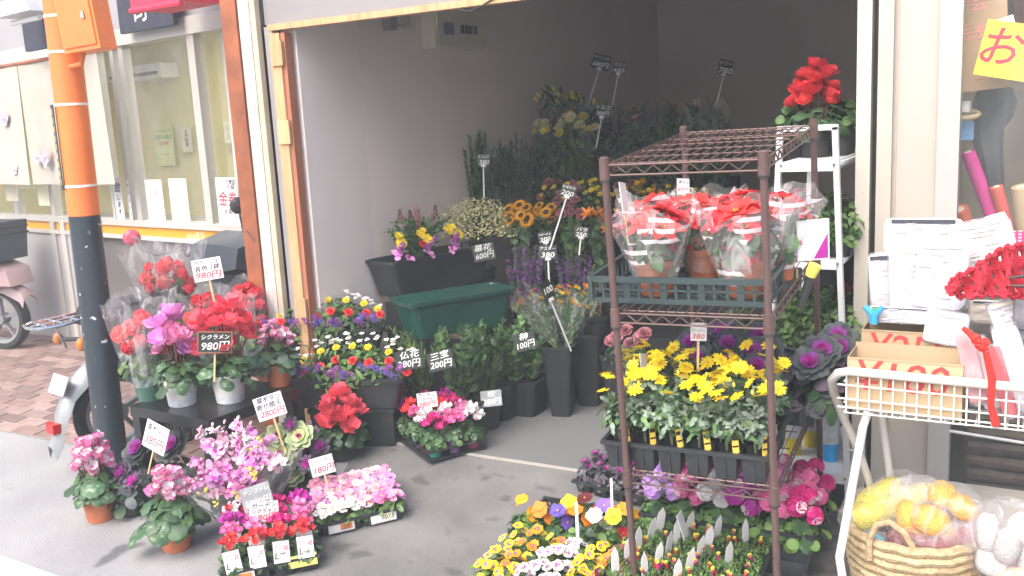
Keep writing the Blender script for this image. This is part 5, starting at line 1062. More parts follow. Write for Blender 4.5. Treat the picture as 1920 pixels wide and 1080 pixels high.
def facing(name, label, cat, px, py, Y, w, h, m, roll=0, yaw=0, lines=(), group=None, th=.004):
    p = atY(px, py, Y); t = thing(name, label, cat, mtx=Matrix.Translation(p) @ Euler((0, 0, R(yaw))).to_matrix().to_4x4() @ Euler((0, R(roll), 0)).to_matrix().to_4x4(), group=group)
    part('sheet', MB().box((0, 0, 0), (w, th, h)), m, t, smooth=False)
    for s_, lx_, lz_, w_, h_, mm in lines: lettering(s_, mm, t, w_, h_, (lx_, -th/2-.002, lz_))
    return t
yel = mat('sign_yellow', (.8, .62, .03), .5, .04)
facing('window_sign', 'tilted yellow sign with red characters taped inside the right shop window', 'sign', 1926, 100, 3.79, .3, .19, yel, roll=13, lines=(('おイ', -.02, 0, .27, .18, ink_red),))
facing('tape_piece', 'upper piece of pale tape above the yellow window sign', 'tape', 1878, 44, 3.8, .08, .035, papery, roll=-15); facing('tape_piece', 'lower piece of pale tape under the corner of the yellow window sign', 'tape', 1848, 132, 3.8, .05, .035, papery, roll=20)
card_m = mat('cardboard', (.5, .35, .21), .85, .08, 5)
t = facing('cardboard_sign', 'brown cardboard sheet with faded red writing hung in the right shop window', 'sign', 1832, 60, 3.9, .2, .42, card_m, roll=-4, lines=(('手芸', -.02, .1, .12, .08, sal), ('毛糸', -.02, 0, .12, .08, sal), ('—', 0, -.17, .14, .02, ink_red)))
bl = mat('black_felt', (.03, .035, .045), .9, .2, 20); Yg = 4.05
p = atY(1868, 330, Yg); t = thing('dark_scarf', 'dark knitted hat and scarf draped on a stand behind the right shop window', 'garment', p)
mb = MB(); sc_ = lambda px, py: atY(px, py, Yg)-p
outl = [(1822, 190), (1832, 168), (1865, 155), (1898, 165), (1908, 190), (1900, 215), (1882, 238), (1880, 290), (1882, 350), (1888, 400), (1850, 402), (1838, 330), (1822, 260)]
f_ = [sc_(*q) for q in outl]; n = len(f_); c_ = sum(f_, Vector())/n
vs_ = [v+Vector((0, .05, 0)) for v in f_]+[v*.96+Vector((0, -.02, 0)) for v in f_]+[v*.6+c_*.4+Vector((0, -.06, 0)) for v in f_]
mb.add(vs_, [(i, (i+1) % n, n+(i+1) % n, n+i) for i in range(n)]+[(n+i, n+(i+1) % n, 2*n+(i+1) % n, 2*n+i) for i in range(n)]+[tuple(range(2*n, 3*n))]); part('draped_cloth', mb, bl, t)
def roll_(label, a, b, r, m, Y=3.98, cat='fabric roll', name='fabric_roll', grp='rolls in the right shop window'):
    A, B_ = atY(*a, Y), atY(*b, Y+.05); t = thing(name, label, cat, A, group=grp); d = B_-A
    part('roll', MB().tube([(0, 0, 0), d], r, 16), m, t); part('core', MB().tube([d*-.01, d*.003], r*.5, 12), papery, t); return t
roll_('bright magenta fabric roll leaning behind the right shop window', (1815, 285), (1862, 410), .026, mat('fabric_magenta', (.6, .03, .28), .6, .1))
roll_('red and cream wrapped roll right of the magenta roll', (1868, 350), (1890, 430), .024, mat('fabric_red', (.6, .1, .08), .5, .1)); roll_('beige roll lying at the right edge of the shop window', (1915, 350), (1925, 440), .034, mat('fabric_tan', (.42, .33, .2), .7, .1))
roll_('orange fabric roll low on the left side of the shop window', (1800, 392), (1812, 430), .032, mat('fabric_orange', (.65, .15, .08), .5, .1))
t = thing('wicker_ring', 'small woven ring basket hanging behind the left edge of the shop window', 'basket', atY(1808, 215, 3.95)); part('ring', MB().tube([(.05*cos(a*PI/8), .03*sin(a*PI/8), .012*sin(a*PI/8)) for a in range(16)], .009, 8, closed=True), mat('wicker_pale', (.6, .48, .28), .8, .2, 40), t); part('cup', MB().lathe([(.02, .01), (.022, .05)], 14, cap1=True), white_paint, t)
facing('blue_card', 'light blue card hanging under the woven ring in the shop window', 'card', 1812, 245, 3.97, .05, .07, mat('card_blue', (.15, .35, .6), .6))
t = facing('gingham_cloth', 'red and white checked cloth at the right edge of the shop window', 'cloth', 1918, 448, 3.9, .1, .06, paper)
for k in range(5): part('check_stripe', MB().box((-.04+k*.02, -.003, 0), (.009, .002, .06)).box((0, -.0032, -.024+k*.012), (.1, .002, .005)), P['hot'], t, smooth=False)
t = thing('display_plinth', 'dark display plinth inside the right shop window', 'plinth', (.7, 4.3, .02)); part('block', MB().box((0, 0, .45), (1.8, .8, .9)), mat('plinth_brown', (.07, .05, .045), .8, .3, 8), t, smooth=False)
wic = mat('dark_wicker', (.045, .03, .02), .75, .4, 30)
t = thing('wicker_hamper', 'large dark woven hamper behind the glass at lower right', 'basket', (.12, 3.84, .1)); 
for j in range(11): part('weave_row', MB().tube([(x_, -.03+.008*sin(x_*60+j*PI), .03+j*.055) for x_ in [-.3+.03*q for q in range(36)]], .022, 6), wic, t)
# ================================================================= CART
CY0, CY1 = 2.86, 3.2
cart = thing('wire_cart', 'white wire display cart with crossed tube legs in front of the right shop', 'cart', (0, 0, 0))
wt = mat('cart_white', (.62, .6, .56), .4, .08, 5); T_ = atY(1592, 697, CY0); zt_ = T_.z; zb_ = atY(1590, 772, CY0).z; xl = atY(1583, 740, CY0).x; xr = .42
part('front_rail', MB().tube([atY(1640, 935, CY1-.02), atY(1612, 850, CY1-.06), atY(1578, 775, CY1-.15), atY(1563, 735, CY0+.1), atY(1560, 712, CY0+.03), atY(1572, 699, CY0), atY(1592, 696, CY0), Vector((xr, CY0, zt_-.012))], .0135, 12), wt, cart)
wk = MB(); wi_ = 0
for x in [xl+.005+k*.033 for k in range(int((xr-xl)/.033))]:
    part('wire', MB().tube([(x, CY0+.004, zt_-.01), (x, CY0+.004, zb_-.008)], .0028, 6), wt, cart)
for z in (zt_-.042, (zt_+zb_)/2-.022, zb_+.014): part('long_wire', MB().tube([(xl-.02, CY0, z), (xr, CY0, z-.01)], .003, 6), wt, cart)
mb = MB(); [mb.tube([(x, CY0, zb_), (x, CY1+.1, zb_)], .0025, 5) for x in [xl+k*.04 for k in range(int((xr-xl)/.04))]]; [mb.tube([(xl, y, zb_-.003), (xr, y, zb_-.003)], .003, 5) for y in (CY0, CY0+.15, CY1, CY1+.1)]; part('wire_floor', mb, wt, cart)
mb = MB(); [mb.tube([(xl, CY0, z), (xl, CY1+.1, z)], .003, 5) for z in (zt_-.03, zb_+.03)]; [mb.tube([(xl, y, zb_), (xl, y, zt_-.03)], .0025, 5) for y in (CY0+.08, CY0+.16, CY0+.24, CY0+.32)]; [mb.tube([(x, CY1+.1, zb_), (x, CY1+.1, zt_)], .0025, 5) for x in [xl+k*.05 for k in range(int((xr-xl)/.05))]]; part('wire_side', mb, wt, cart)
l0, l1 = atY(1618, 800, CY0+.03), atY(1574, 1045, CY0-.02); l2 = atY(1580, 1085, CY0-.02)
part('leg', MB().tube([atY(1628, 770, CY0+.03), l0, l1, l2, Vector((l2.x+.02, CY0, gz(CY0)))], .013, 12), mat('cart_bright', (.66, .66, .66), .3, .03), cart)
part('leg', MB().tube([Vector((xl+.03, CY1+.1, zb_)), Vector((xl+.16, CY1-.05, gz(3.1)+.02))], .013, 12), wt, cart); part('leg', MB().tube([(xr, CY0, zb_), (xr-.05, CY0, gz(CY0))], .013, 12), wt, cart); part('leg', MB().tube([(xr, CY1+.1, zb_), (xr-.05, CY1, gz(3.2))], .013, 12), wt, cart)
bo = part('bolt', MB().tube([atY(1582, 842, CY1-.1), atY(1622, 848, CY1-.12)], .005, 8), silver, cart)
# two priced cardboard boxes
cbx = mat('box_cardboard', (.46, .34, .21), .85, .05, 4); cbi = mat('box_inside', (.4, .3, .19), .85, .05, 4); rpaint = mat('box_red_print', (.6, .06, .06), .8, .1)
def obox(label, a, b, zb, h, y0, dp, txt, lean=0):
    w = b-a; t = thing('cardboard_box', label, 'box', ((a+b)/2, y0, zb), (R(lean), 0, 0), group='priced cardboard boxes'); th = .004
    part('front_flap', MB().box((0, 0, h/2), (w, th, h)), cbx, t, smooth=False); part('back_flap', MB().box((0, dp, h/2+.006), (w, th, h+.012)), cbi, t, smooth=False)
    part('side_flap', MB().box((-w/2+.002, dp/2, h/2), (th, dp-th, h)), cbi, t, smooth=False); part('side_flap', MB().box((w/2-.002, dp/2, h/2), (th, dp-th, h)), cbi, t, smooth=False); part('bottom', MB().box((0, dp/2, .003), (w-.01, dp-.01, .004)), cbi, t, smooth=False)
    part('corrugation', MB().box((0, -.003, h*.14), (w, .002, .003)).box((0, -.003, h-.0015), (w, .003, .003)), cbx, t, smooth=False)
    lettering(txt, rpaint, t, w*.82, h*.62, (-.01, -.0035, h*.64)); return t
ba, bb = atY(1589, 660, CY0+.02).x, atY(1806, 700, CY0+.02).x; hb = atY(1700, 680, CY0+.02).z-zb_
obox('open cardboard box priced in red at 180 yen in the front of the cart', ba, bb, zb_+.004, hb, CY0+.022, .15, '¥180')
obox('cardboard box priced in red at 250 yen standing behind the 180 yen box', ba+.015, bb-.01, zb_+.055, hb, CY0+.185, .13, '¥250')
def pack(label, px, py, Y, w, h, th, m, roll=0, yaw=0, lean=-8, name='wrapped_pack', cat='packet', group='white packets on the cart', e=.22, seed=0, film_=True, stripe=None):
    p = atY(px, py, Y); t = thing(name, label, cat, mtx=Matrix.Translation(p) @ Euler((R(lean), 0, R(yaw))).to_matrix().to_4x4() @ Euler((0, R(roll), 0)).to_matrix().to_4x4(), group=group)
    part('contents', ell(MB(), (0, 0, 0), (w/2, th/2, h/2), 28, 14, e=e, wob=.02, seed=seed), m, t)
    if film_: part('plastic_film', ell(MB(), (0, 0, 0), (w/2*1.06, th/2*1.15, h/2*1.07), 28, 14, e=e, wob=.035, seed=seed+5), cello, t)
    rp_ = random.Random(seed)
    if w > .09: part('print', (lambda mb_: ([mb_.box((rp_.uniform(-.3, .3)*w, -th*.58, (.38-.09*q)*h), (w*rp_.uniform(.1, .3), .002, .004)) for q in range(9)], mb_)[1])(MB()), greyw, t, smooth=False, kind='stuff')
    if w > .09: part('header_card', MB().box((0, -th*.56, h*.43), (w*.8, .003, h*.08)), [paper, MC['border_navy'], papery][seed % 3] if 'border_navy' in MC else paper, t, smooth=False)
    if stripe: part('dark_border', MB().box((w/2*stripe, -th*.66, 0), (.013, .004, h*.9)), mat('border_navy', (.04, .045, .07), .6, .5, 60), t, smooth=False)
    return t
mat('border_navy', (.04, .045, .07), .6, .5, 60)
wcl = mat('white_textile', (.5, .51, .57), .8, .04, 14, .3, 60); lace = mat('white_lace', (.54, .53, .54), .9, .22, 40, .6, 90); pinkt = mat('pink_textile', (.65, .28, .3), .8, .3, 20); redt = mat('red_textile', (.5, .03, .04), .8, .2, 20); ngr = mat('dark_textile', (.12, .12, .14), .8, .5, 25)
pack('white packet with a dark border, leftmost of the upright packets on the cart', 1660, 525, 3.24, .1, .17, .03, wcl, roll=-6, seed=1, stripe=.5); pack('white packet with a dark edge, second from the left on the cart', 1705, 520, 3.2, .12, .2, .03, wcl, roll=-3, seed=2, stripe=.72)
pack('wide plain white packet right of the dark edged packets on the cart', 1765, 515, 3.14, .15, .21, .035, wcl, roll=2, seed=3); pack('large flat white sheet pack standing at the back of the cart', 1730, 455, 3.3, .24, .16, .03, lace, roll=0, seed=4, film_=False)
pack('tilted white lace pack with a grey edge at the back right of the cart', 1828, 465, 3.22, .22, .16, .03, lace, roll=-14, yaw=-8, seed=5, film_=True); pack('small grey beige pack at the back right corner above the red crochet', 1880, 450, 3.3, .07, .17, .03, mat('grey_beige', (.5, .5, .46), .8, .1), roll=-20, seed=6, film_=False)
pack('white loose packets inside the 250 yen box', 1690, 590, CY0+.25, .2, .05, .09, wcl, seed=7, group=None); pack('small white folded packet in the 180 yen box', 1690, 700, CY0+.09, .1, .06, .04, wcl, roll=-10, seed=8, group=None); pack('white wrapped bundle right of the 250 yen box', 1775, 615, 3.07, .12, .1, .08, wcl, roll=8, seed=9)
pack('pink packet leaning at the front of the cart beside the 180 yen box', 1822, 690, CY0+.05, .05, .2, .03, pinkt, roll=-14, seed=10, group='leaning packets'); pack('grey packet leaning between the pink and red packets', 1848, 700, CY0+.07, .05, .2, .03, mat('grey_textile', (.45, .44, .44), .8, .2), roll=-14, seed=11, group='leaning packets')
pack('red packet leaning right of the red ribbon', 1878, 715, CY0+.06, .04, .2, .03, redt, roll=-16, seed=12, group='leaning packets'); pack('clear white packet leaning at the right edge of the cart', 1905, 690, CY0+.09, .07, .24, .03, wcl, roll=-18, seed=13, group='leaning packets')
pack('pack of white goods with dark clips at the right edge behind the leaning packets', 1895, 600, 3.05, .1, .12, .06, wcl, roll=-20, seed=14); pack('dark blue grey bundle at the right edge of the cart', 1918, 590, 3.0, .05, .09, .05, ngr, seed=15, group=None, film_=False); pack('beige knitted pack under the red crochet', 1865, 585, 3.2, .15, .07, .05, mat('beige_knit', (.6, .56, .48), .9, .15, 60), seed=16, group=None)
pack('cardboard packet behind the right end of the red crochet', 1922, 555, 3.22, .08, .1, .04, cbx, seed=17, group=None, film_=False, e=.2)
t = thing('red_ribbon', 'bright red knitted ribbon knotted over the leaning packets', 'ribbon', atY(1838, 640, CY0-.0)); K_ = lambda px, py: atY(px, py, CY0-.012)-t.location
rr2 = mat('ribbon_red', (.7, .03, .02), .8, .2, 60, .5, 150); part('tail', MB().tube([K_(1848, 660), K_(1860, 710), K_(1858, 760), K_(1868, 798)], [.008, .011, .009, .012], 8), rr2, t); part('tail', MB().tube([K_(1835, 645), K_(1815, 622), K_(1805, 615)], [.01, .009, .007], 8), rr2, t)
mb = MB(); [ell(mb, K_(1838+9*math.cos(i*1.1), 642+9*math.sin(i*1.7)), (.014, .012, .012), 8, 6, wob=.15, seed=i) for i in range(6)]; part('knot', mb, rr2, t)
# red crochet cloth held up at the right edge
cro = mat('crochet_red', (.56, .03, .055), .9, .18, 70, .9, 160); o0 = atY(1860, 510, 3.0); t = thing('crochet_cloth', 'crimson crochet cloth with scalloped edge hanging over the packets at the right', 'crochet', o0)
top = [(1775, 540), (1790, 520), (1812, 512), (1835, 496), (1858, 480), (1880, 466), (1900, 462), (1940, 455)]; bot = [(1778, 546), (1800, 556), (1825, 556), (1850, 552), (1875, 553), (1900, 556), (1920, 560), (1950, 562)]
mb = MB(); rnd = random.Random(3); nn_ = 34; mm_ = 9; g_ = {}
def lerpl(l, t_): k = t_*(len(l)-1); i = min(len(l)-2, int(k)); f = k-i; return (l[i][0]*(1-f)+l[i+1][0]*f, l[i][1]*(1-f)+l[i+1][1]*f)
vs_ = []
for i in range(nn_+1):
    for j in range(mm_+1):
        a, b = lerpl(top, i/nn_), lerpl(bot, i/nn_); f = j/mm_; sc2_ = 3*math.sin(i*1.6) if j in (0, mm_) else 0
        vs_.append(atY(a[0]*(1-f)+b[0]*f, a[1]*(1-f)+b[1]*f+sc2_, 3.0+.025*math.sin(i*.6+j*.5)+rnd.uniform(-.004, .004))-o0)
fs = [(i*(mm_+1)+j, i*(mm_+1)+j+1, (i+1)*(mm_+1)+j+1, (i+1)*(mm_+1)+j) for i in range(nn_) for j in range(mm_) if not (i % 4 == 2 and j % 3 == 1)]
me = mb.add(vs_, fs); o = part('knit_sheet', me, cro, t); md = o.modifiers.new('thick', 'SOLIDIFY'); md.thickness = .008
mb = MB(); [ell(mb, vs_[i*(mm_+1)+j], (.007, .006, .007), 7, 5, wob=.2, seed=i) for i in range(0, nn_+1, 1) for j in (0, mm_)]; part('scalloped_edge', mb, cro, t)
t = thing('black_clip', 'black metal clip holding the crimson crochet at the right edge', 'clip', atY(1900, 522, 2.97)); part('arm', MB().tube([(-.012, 0, 0), (.06, 0, .016)], [.003, .008], 8), black_pl, t); part('arm', MB().tube([(-.006, 0, -.02), (.06, 0, -.022)], [.003, .007], 8), black_pl, t)
t = thing('blue_clothes_peg', 'sky blue plastic peg clipped at the left back corner of the 250 yen box', 'peg', atY(1638, 588, 3.05)); bp_ = mat('peg_blue', (.05, .35, .65), .35, .05)
part('jaw', MB().tube([(0, 0, -.03), (-.004, 0, 0), (-.028, 0, .022)], [.013, .012, .009], 8), bp_, t); part('jaw', MB().tube([(.004, -.01, -.03), (.006, -.01, 0), (.028, -.01, .024)], [.011, .01, .008], 8), bp_, t); part('spring', MB().box((.006, .0, .012), (.012, .012, .012)), mat('peg_green', (.05, .4, .1), .4), t)
# basket of yarn under the cart
BP = atZ(1712, 985, .22); BP = Vector((atY(1712, 1000, 3.08).x, 3.08, gz(3.08))); RIM = atY(1712, 985, 3.08).z-BP.z; rB = (atY(1838, 990, 3.08).x-atY(1588, 985, 3.08).x)/2
wick = mat('seagrass', (.44, .34, .2), .85, .25, 60, .5, 120)
bask = thing('yarn_basket', 'round pale woven basket with a handle, full of bagged yarn under the cart', 'basket', BP)
nr = 11
for k in range(nr):
    f = k/(nr-1); rr_ = rB*(.72+.28*math.sin(f*PI/2)); z = .02+(RIM-.02)*f; N = 40
    part('woven_coil', MB().tube([(rr_*cos(2*PI*i/N)*(1+.006*(-1)**(i+k)), rr_*sin(2*PI*i/N)*(1+.006*(-1)**(i+k)), z+.003*sin(i*2.1+k)) for i in range(N)], RIM/nr*.56, 7, closed=True), wick, bask)
for a in range(20):
    a_ = a*PI/10; part('rib', MB().tube([(rB*(.72+.28*math.sin(f*PI/2))*1.035*cos(a_), rB*(.72+.28*math.sin(f*PI/2))*1.035*sin(a_), .02+(RIM-.02)*f) for f in (0, .25, .5, .75, 1)], .0035, 5), wick, bask)
part('base', MB().lathe([(rB*.72, .004), (.001, .005)], 24), wick, bask)
hx = -rB*.25; part('handle', MB().tube([(hx-.055, -rB*.96, RIM-.05), (hx-.055, -rB*.97, RIM+.02), (hx-.035, -rB*.98, RIM+.07), (hx, -rB*.98, RIM+.085), (hx+.04, -rB*.96, RIM+.06), (hx+.065, -rB*.95, RIM+.02), (hx+.068, -rB*.94, RIM-.06)], .0105, 8), wick, bask)
def yarn(label, px, py, Y, skeins, m, group='bags of yarn', hull=None, name='yarn_bag'):
    p = atY(px, py, Y); t = thing(name, label, 'yarn', p, group=group); x_ = []
    for i, (c, r_, rot_) in enumerate(skeins): o = part('skein', ell(MB(), (0, 0, 0), r_, 22, 12, e=.85, wob=.03, seed=i), m, t); o.location = c; o.rotation_euler = [R(q) for q in rot_]
    if hull: o = part('plastic_bag', ell(MB(), (0, 0, 0), hull[0], 30, 18, e=.7, wob=.07, seed=len(label)), cello, t); o.rotation_euler = [R(q) for q in hull[1]]; o.location = hull[2]
    return t
def yarnm(n_, c): 
    m = mat('yarn_'+n_, c, .85, .12, 12, .9, 100, trans=.0); n = [x for x in m.node_tree.nodes if x.type == 'TEX_NOISE'][-1]; return m
yb = 3.08
yarn('bag of yellow yarn skeins leaning at the back left of the basket', 1668, 955, yb+.02, [((-.065, 0, -.03), (.085, .05, .045), (0, -35, 0)), ((.03, .02, .02), (.12, .05, .042), (0, -32, 0)), ((-.04, .03, .035), (.09, .04, .035), (0, -38, 0)), ((.09, .03, .055), (.06, .04, .035), (0, -20, 0))], yarnm('yellow', (.7, .62, .08)), hull=((.17, .085, .1), (0, -32, 0), (.01, 0, 0)))
yarn('bag of golden orange yarn skeins on top of the basket', 1745, 965, yb-.07, [((-.065, 0, -.02), (.035, .04, .055), (0, -10, 0)), ((.0, -.02, -.01), (.06, .045, .045), (0, 10, 0)), ((.03, .02, .065), (.04, .04, .04), (0, 20, 0)), ((.09, .0, .04), (.05, .04, .035), (0, 35, 0)), ((.0, .0, -.045), (.07, .04, .03), (0, 0, 0))], yarnm('gold', (.8, .36, .02)), hull=((.14, .075, .1), (0, 8, 0), (.015, 0, .01)))
yarn('bag of dusky maroon yarn lying low in the basket', 1762, 1015, yb-.06, [((-.04, 0, -.0), (.12, .06, .045), (0, -8, 0)), ((.08, .02, .035), (.08, .05, .045), (0, -28, 0))], yarnm('maroon', (.28, .09, .1)), hull=((.16, .08, .08), (0, -15, 0), (.01, 0, .01)))
yarn('small bag of sky blue yarn at the left inside the basket', 1640, 1020, yb-.06, [((0, 0, 0), (.045, .04, .032), (0, 15, 0))], yarnm('blue', (.08, .35, .52)), hull=((.07, .05, .04), (0, 0, 0), (.02, 0, 0)))
yarn('bag of pale grey yarn skeins at the bottom right corner', 1885, 1015, 2.95, [((-.045, 0, .02), (.035, .04, .06), (0, -5, 0)), ((.005, -.03, -.0), (.038, .04, .055), (0, 5, 0)), ((.05, 0, .045), (.05, .045, .05), (0, 0, 0)), ((-.03, 0, -.07), (.05, .045, .045), (0, 0, 0)), ((.07, -.01, -.03), (.04, .04, .06), (0, 8, 0))], yarnm('grey', (.45, .43, .43)), hull=((.12, .085, .125), (0, 0, 0), (.01, 0, 0)))
yarn('bag of peach and green yarn below the grey yarn bag', 1905, 1085, 2.92, [((0, 0, 0), (.06, .04, .035), (0, -10, 0))], yarnm('peach', (.75, .4, .25)), hull=((.08, .05, .05), (0, 0, 0), (0, 0, 0)))
t = thing('yarn_crate', 'box under the pale grey yarn bag at the bottom right corner', 'box', (atY(1890, 1050, 2.95).x, 2.95, gz(2.95))); part('box', MB().box((0, 0, .09), (.24, .2, .18)), wick, t, smooth=False)
# ================================================================= INSIDE THE FLOWER SHOP
tubm = mat('tub_black', (.012, .014, .016), .6, .2); bstand = mat('stand_black', (.016, .018, .02), .6, .2); plank = mat('step_plank', (.1, .07, .055), .6, .2, 8)
def block(name, label, c, d, m=bstand, cat='display step', yaw=0):
    t = thing(name, label, cat, (c[0], c[1], 0), (0, 0, R(yaw))); part('riser', MB().box((0, 0, (c[2]-.02)/2), (d[0], d[1], c[2]-.02)), bstand, t, smooth=False); part('tread', MB().box((0, 0, c[2]-.01), (d[0]+.02, d[1]+.02, .02)), m, t, smooth=False); return t
block('display_step', 'lower dark step against the left wall carrying the green planter', (-2.88, 4.42, .5), (.3, .8), plank, yaw=-70+90)
block('display_step', 'upper dark step against the left wall under the black mixed flower planter', (-3.11, 4.62, .66), (.24, .9), plank, yaw=6)
block('display_step', 'long black step across the middle of the shop under the flower buckets', (-2.25, 5.15, .35), (1.9, .5)); block('display_step', 'high black step at the back of the shop under the tall bunches', (-2.0, 5.9, .62), (2.2, .8))
# mixed black planter, green planter
p1_, p2_ = Vector((-3.2, 4.13, .66)), Vector((-2.99, 4.9, .66)); yw_ = math.degrees(math.atan2(p2_.y-p1_.y, p2_.x-p1_.x))
PM = Matrix.Translation((p1_+p2_)/2) @ Matrix.Rotation(R(yw_), 4, 'Z'); t = thing('long_planter', 'deep black planter of mixed cut flowers on the upper step at the left wall', 'planter', mtx=PM); part('trough', planter_mesh(.78, .24, .21), black_pl, t, smooth=False)
t = thing('mixed_bunches', 'mixed bunches of yellow, violet and red flowers standing in the black planter', 'cut flowers', mtx=PM @ Matrix.Translation((-.08, 0, .15)))
me, tips = sprays(26, .26, .15, 26, .05, .016, 4, [stemg, leafd, leafm], 'leaf', .3, 55); link('foliage', me, t, sc=(1.6, .7, 1), kind='stuff')
rnd = random.Random(7)
for i, (tp, n) in enumerate(tips):
    if i % 3 == 0: link('flower', fl('spike', 'dustypink' if i % 2 else 'maroon'), t, mtx=place((tp.x*1.6, tp.y*.7+.03, tp.z*.96), (0, 0, 1), i, .9))
for k, x in enumerate((-.24, -.06, .16)):
    for c, z, kd, s in (('yellow', .17, 'daisy', 1.5), ('yellow', .14, 'daisy', 1.4), ('orchid', .075, 'orchid', 1.5), ('purple', .09, 'spike', 1.1), ('red' if k else 'orchid', .115, 'carnation', 1.15), ('orchid', .05, 'orchid', 1.4), ('yellow', .19, 'mum', 1.3)):
        link('flower', fl(kd, c), t, mtx=place((x+rnd.uniform(-.04, .04), -.13+rnd.uniform(-.02, .02), z+.02), (rnd.uniform(-.3, .3), -.8, .7), rnd.uniform(0, 6), s))
p1_, p2_ = atZ(742, 572, .7), atZ(938, 541, .7); yw_ = math.atan2(p2_.y-p1_.y, p2_.x-p1_.x)
GM_ = Matrix.Translation(((p1_.x+p2_.x)/2-.04, (p1_.y+p2_.y)/2+.1, .5)) @ Matrix.Rotation(yw_, 4, 'Z'); t = thing('green_planter', 'empty long dark green planter on the lower step at the left wall', 'planter', mtx=GM_); part('trough', planter_mesh((p2_-p1_).length, .24, .2), dark_green_pl, t, smooth=False); part('rim_band', planter_mesh((p2_-p1_).length+.02, .26, .03, taper=1), dark_green_pl, t, smooth=False).location = (0, 0, .172)
# the two bedding plant planters at the jamb
def bedding(label, base_px, z, yaw, seed, L_=.52):
    p = atZ(*base_px, z); t = thing('bedding_planter', label, 'planter', mtx=Matrix.Translation((p.x, p.y, z-.16)) @ Matrix.Rotation(R(yaw), 4, 'Z')); part('trough', planter_mesh(L_, .22, .16), black_pl, t, smooth=False)
    b = thing('bedding_flowers', label.replace('black planter', 'low mixed flowers').replace(' of white, yellow, red and violet flowers', ' in white, yellow, red and violet'), 'flowers', mtx=t.matrix_basis @ Matrix.Translation((0, 0, .13)))
    link('foliage', fol('bedd', 640, .31, -.02, .19, .05, .024, [leafm, leafd, leafb], 'leaf', 8, ry=.15), b, kind='stuff'); rnd = random.Random(seed)
    for i in range(7):
        x = -.26+.088*i+rnd.uniform(-.015, .015); e_ = math.sqrt(max(.2, 1-(x/.34)**2))
        for k in range(6): link('flower', fl('primula', 'white'), b, mtx=place((x+rnd.uniform(-.05, .05), .08+rnd.uniform(-.04, .04), .2*e_+rnd.uniform(-.02, .03)), (0, -.3, 1), k, .8))
        link('flower', fl('mum', 'yellow'), b, mtx=place((x+.03, -.03, .18*e_), (0, -.7, .8), i, 1.3)); link('flower', fl('carnation', 'scarlet'), b, mtx=place((x+.05, -.1, .125*e_+rnd.uniform(-.015, .02)), (0, -.7, .7), i, 1.1))
        for k in range(2): link('flower', fl('spike', 'violet' if k % 3 else 'purple'), b, mtx=place((x+rnd.uniform(-.04, .05), -.145+rnd.uniform(-.01, .01), .07+rnd.uniform(-.02, .02)), (rnd.uniform(-.7, .7), -.6, .5), k, .85))
    return t
bedding('black planter of white, yellow, red and violet flowers, upper of two at the timber post', (612, 612), .56, 30, 3, .62)
bedding('black planter of white, yellow, red and violet flowers, lower of two behind the coral cyclamen', (658, 700), .36, 20, 4, .6)
pp = atZ(603, 612, .56); q = block('display_step', 'tall dark stand under the upper bedding planter', (pp.x, pp.y, .395), (.44, .18), yaw=33); pp = atZ(662, 700, .36); q = block('display_step', 'low dark stand under the lower bedding planter', (pp.x, pp.y, .195), (.44, .18), yaw=22)
# ---- bunches in buckets
def bunch(label, px, py, Y, h, spread, mats, ll, lw, nst, per, seed, base=None, br=.1, bh=.28, heads=None, shape='leaf', ang=45, headn=0, hs=1, cat='cut flowers', name='flower_bunch', bl_=None, wrap=None, t0=.25, stx=(1, 1), headz=0, hv=.1):
    """bunch whose top centre shows at the pixel; the bucket stands on height base"""
    top_ = atY(px, py, Y); b0 = base if base is not None else 0
    hh = max(h, top_.z-b0-.02); zb = top_.z-hh
    ws_ = ('black bucket of '+label).split()[:15]
    while ws_[-1].strip(',') in ('the', 'of', 'at', 'in', 'and', 'from', 'beyond', 'left', 'with', 'behind', 'beside'): ws_.pop()
    bucket(bl_ or ' '.join(ws_).strip(','), (top_.x, Y, b0), br, bh)
    t = thing(name, label, cat, (top_.x, Y, b0+.02)); me, tips = sprays(int(nst*1.5), hh, spread, int(per*1.3), ll*1.1, lw*1.25, seed, mats, shape, t0, ang, hv=hv); link('foliage', me, t, sc=(stx[0], stx[1], 1), kind='stuff')
    if heads:
        rnd = random.Random(seed)
        for i in range(headn):
            tp, n = tips[i % len(tips)]; q = Vector((tp.x*stx[0], tp.y*stx[1], tp.z+headz)) if i < len(tips) else Vector((tp.x*stx[0]+rnd.uniform(-.05, .05), tp.y*stx[1]+rnd.uniform(-.05, .05), tp.z-rnd.uniform(.02, .1)+headz)); k_, c = rnd.choice(heads)
            link('flower', fl(k_, c, rnd.randrange(2)), t, mtx=place(q, (Vector((n.x, n.y-.45, n.z*.5))).normalized(), rnd.uniform(0, 6), hs*rnd.uniform(.85, 1.15)))
    if wrap: sleeve(t, br*.6, wrap[0], hh*wrap[1], hh*wrap[2], cello, seed, n=20)
    return t
dk = [mat('stem_dark', (.06, .1, .04), .7), leafd, leafm]; jn = mat('leaf_conifer', (.045, .1, .05), .7, .4, 14, objvar=.1); jm = [MC['stem_dark'], jn, leafd]
bunch('feathery dark conifer branches, left clump against the left wall', 885, 235, 5.25, .62, .15, jm, .034, .006, 30, 150, 1, .35, .1, .3, ang=40, hv=.2, t0=.35)
bunch('feathery dark conifer branches, right clump beside the cream flowers', 965, 245, 5.3, .6, .15, jm, .034, .006, 30, 150, 2, .35, .1, .3, ang=40, hv=.2, t0=.35)
bunch('tall dark lily stems with broad leaves and green buds at the back', 1062, 165, 6.0, .6, .24, [MC['stem_dark'], leafd, leafd, leafm], .14, .024, 14, 16, 3, .62, .12, .35, heads=[('bud', 'lemon')], headn=14, hs=3, ang=50)
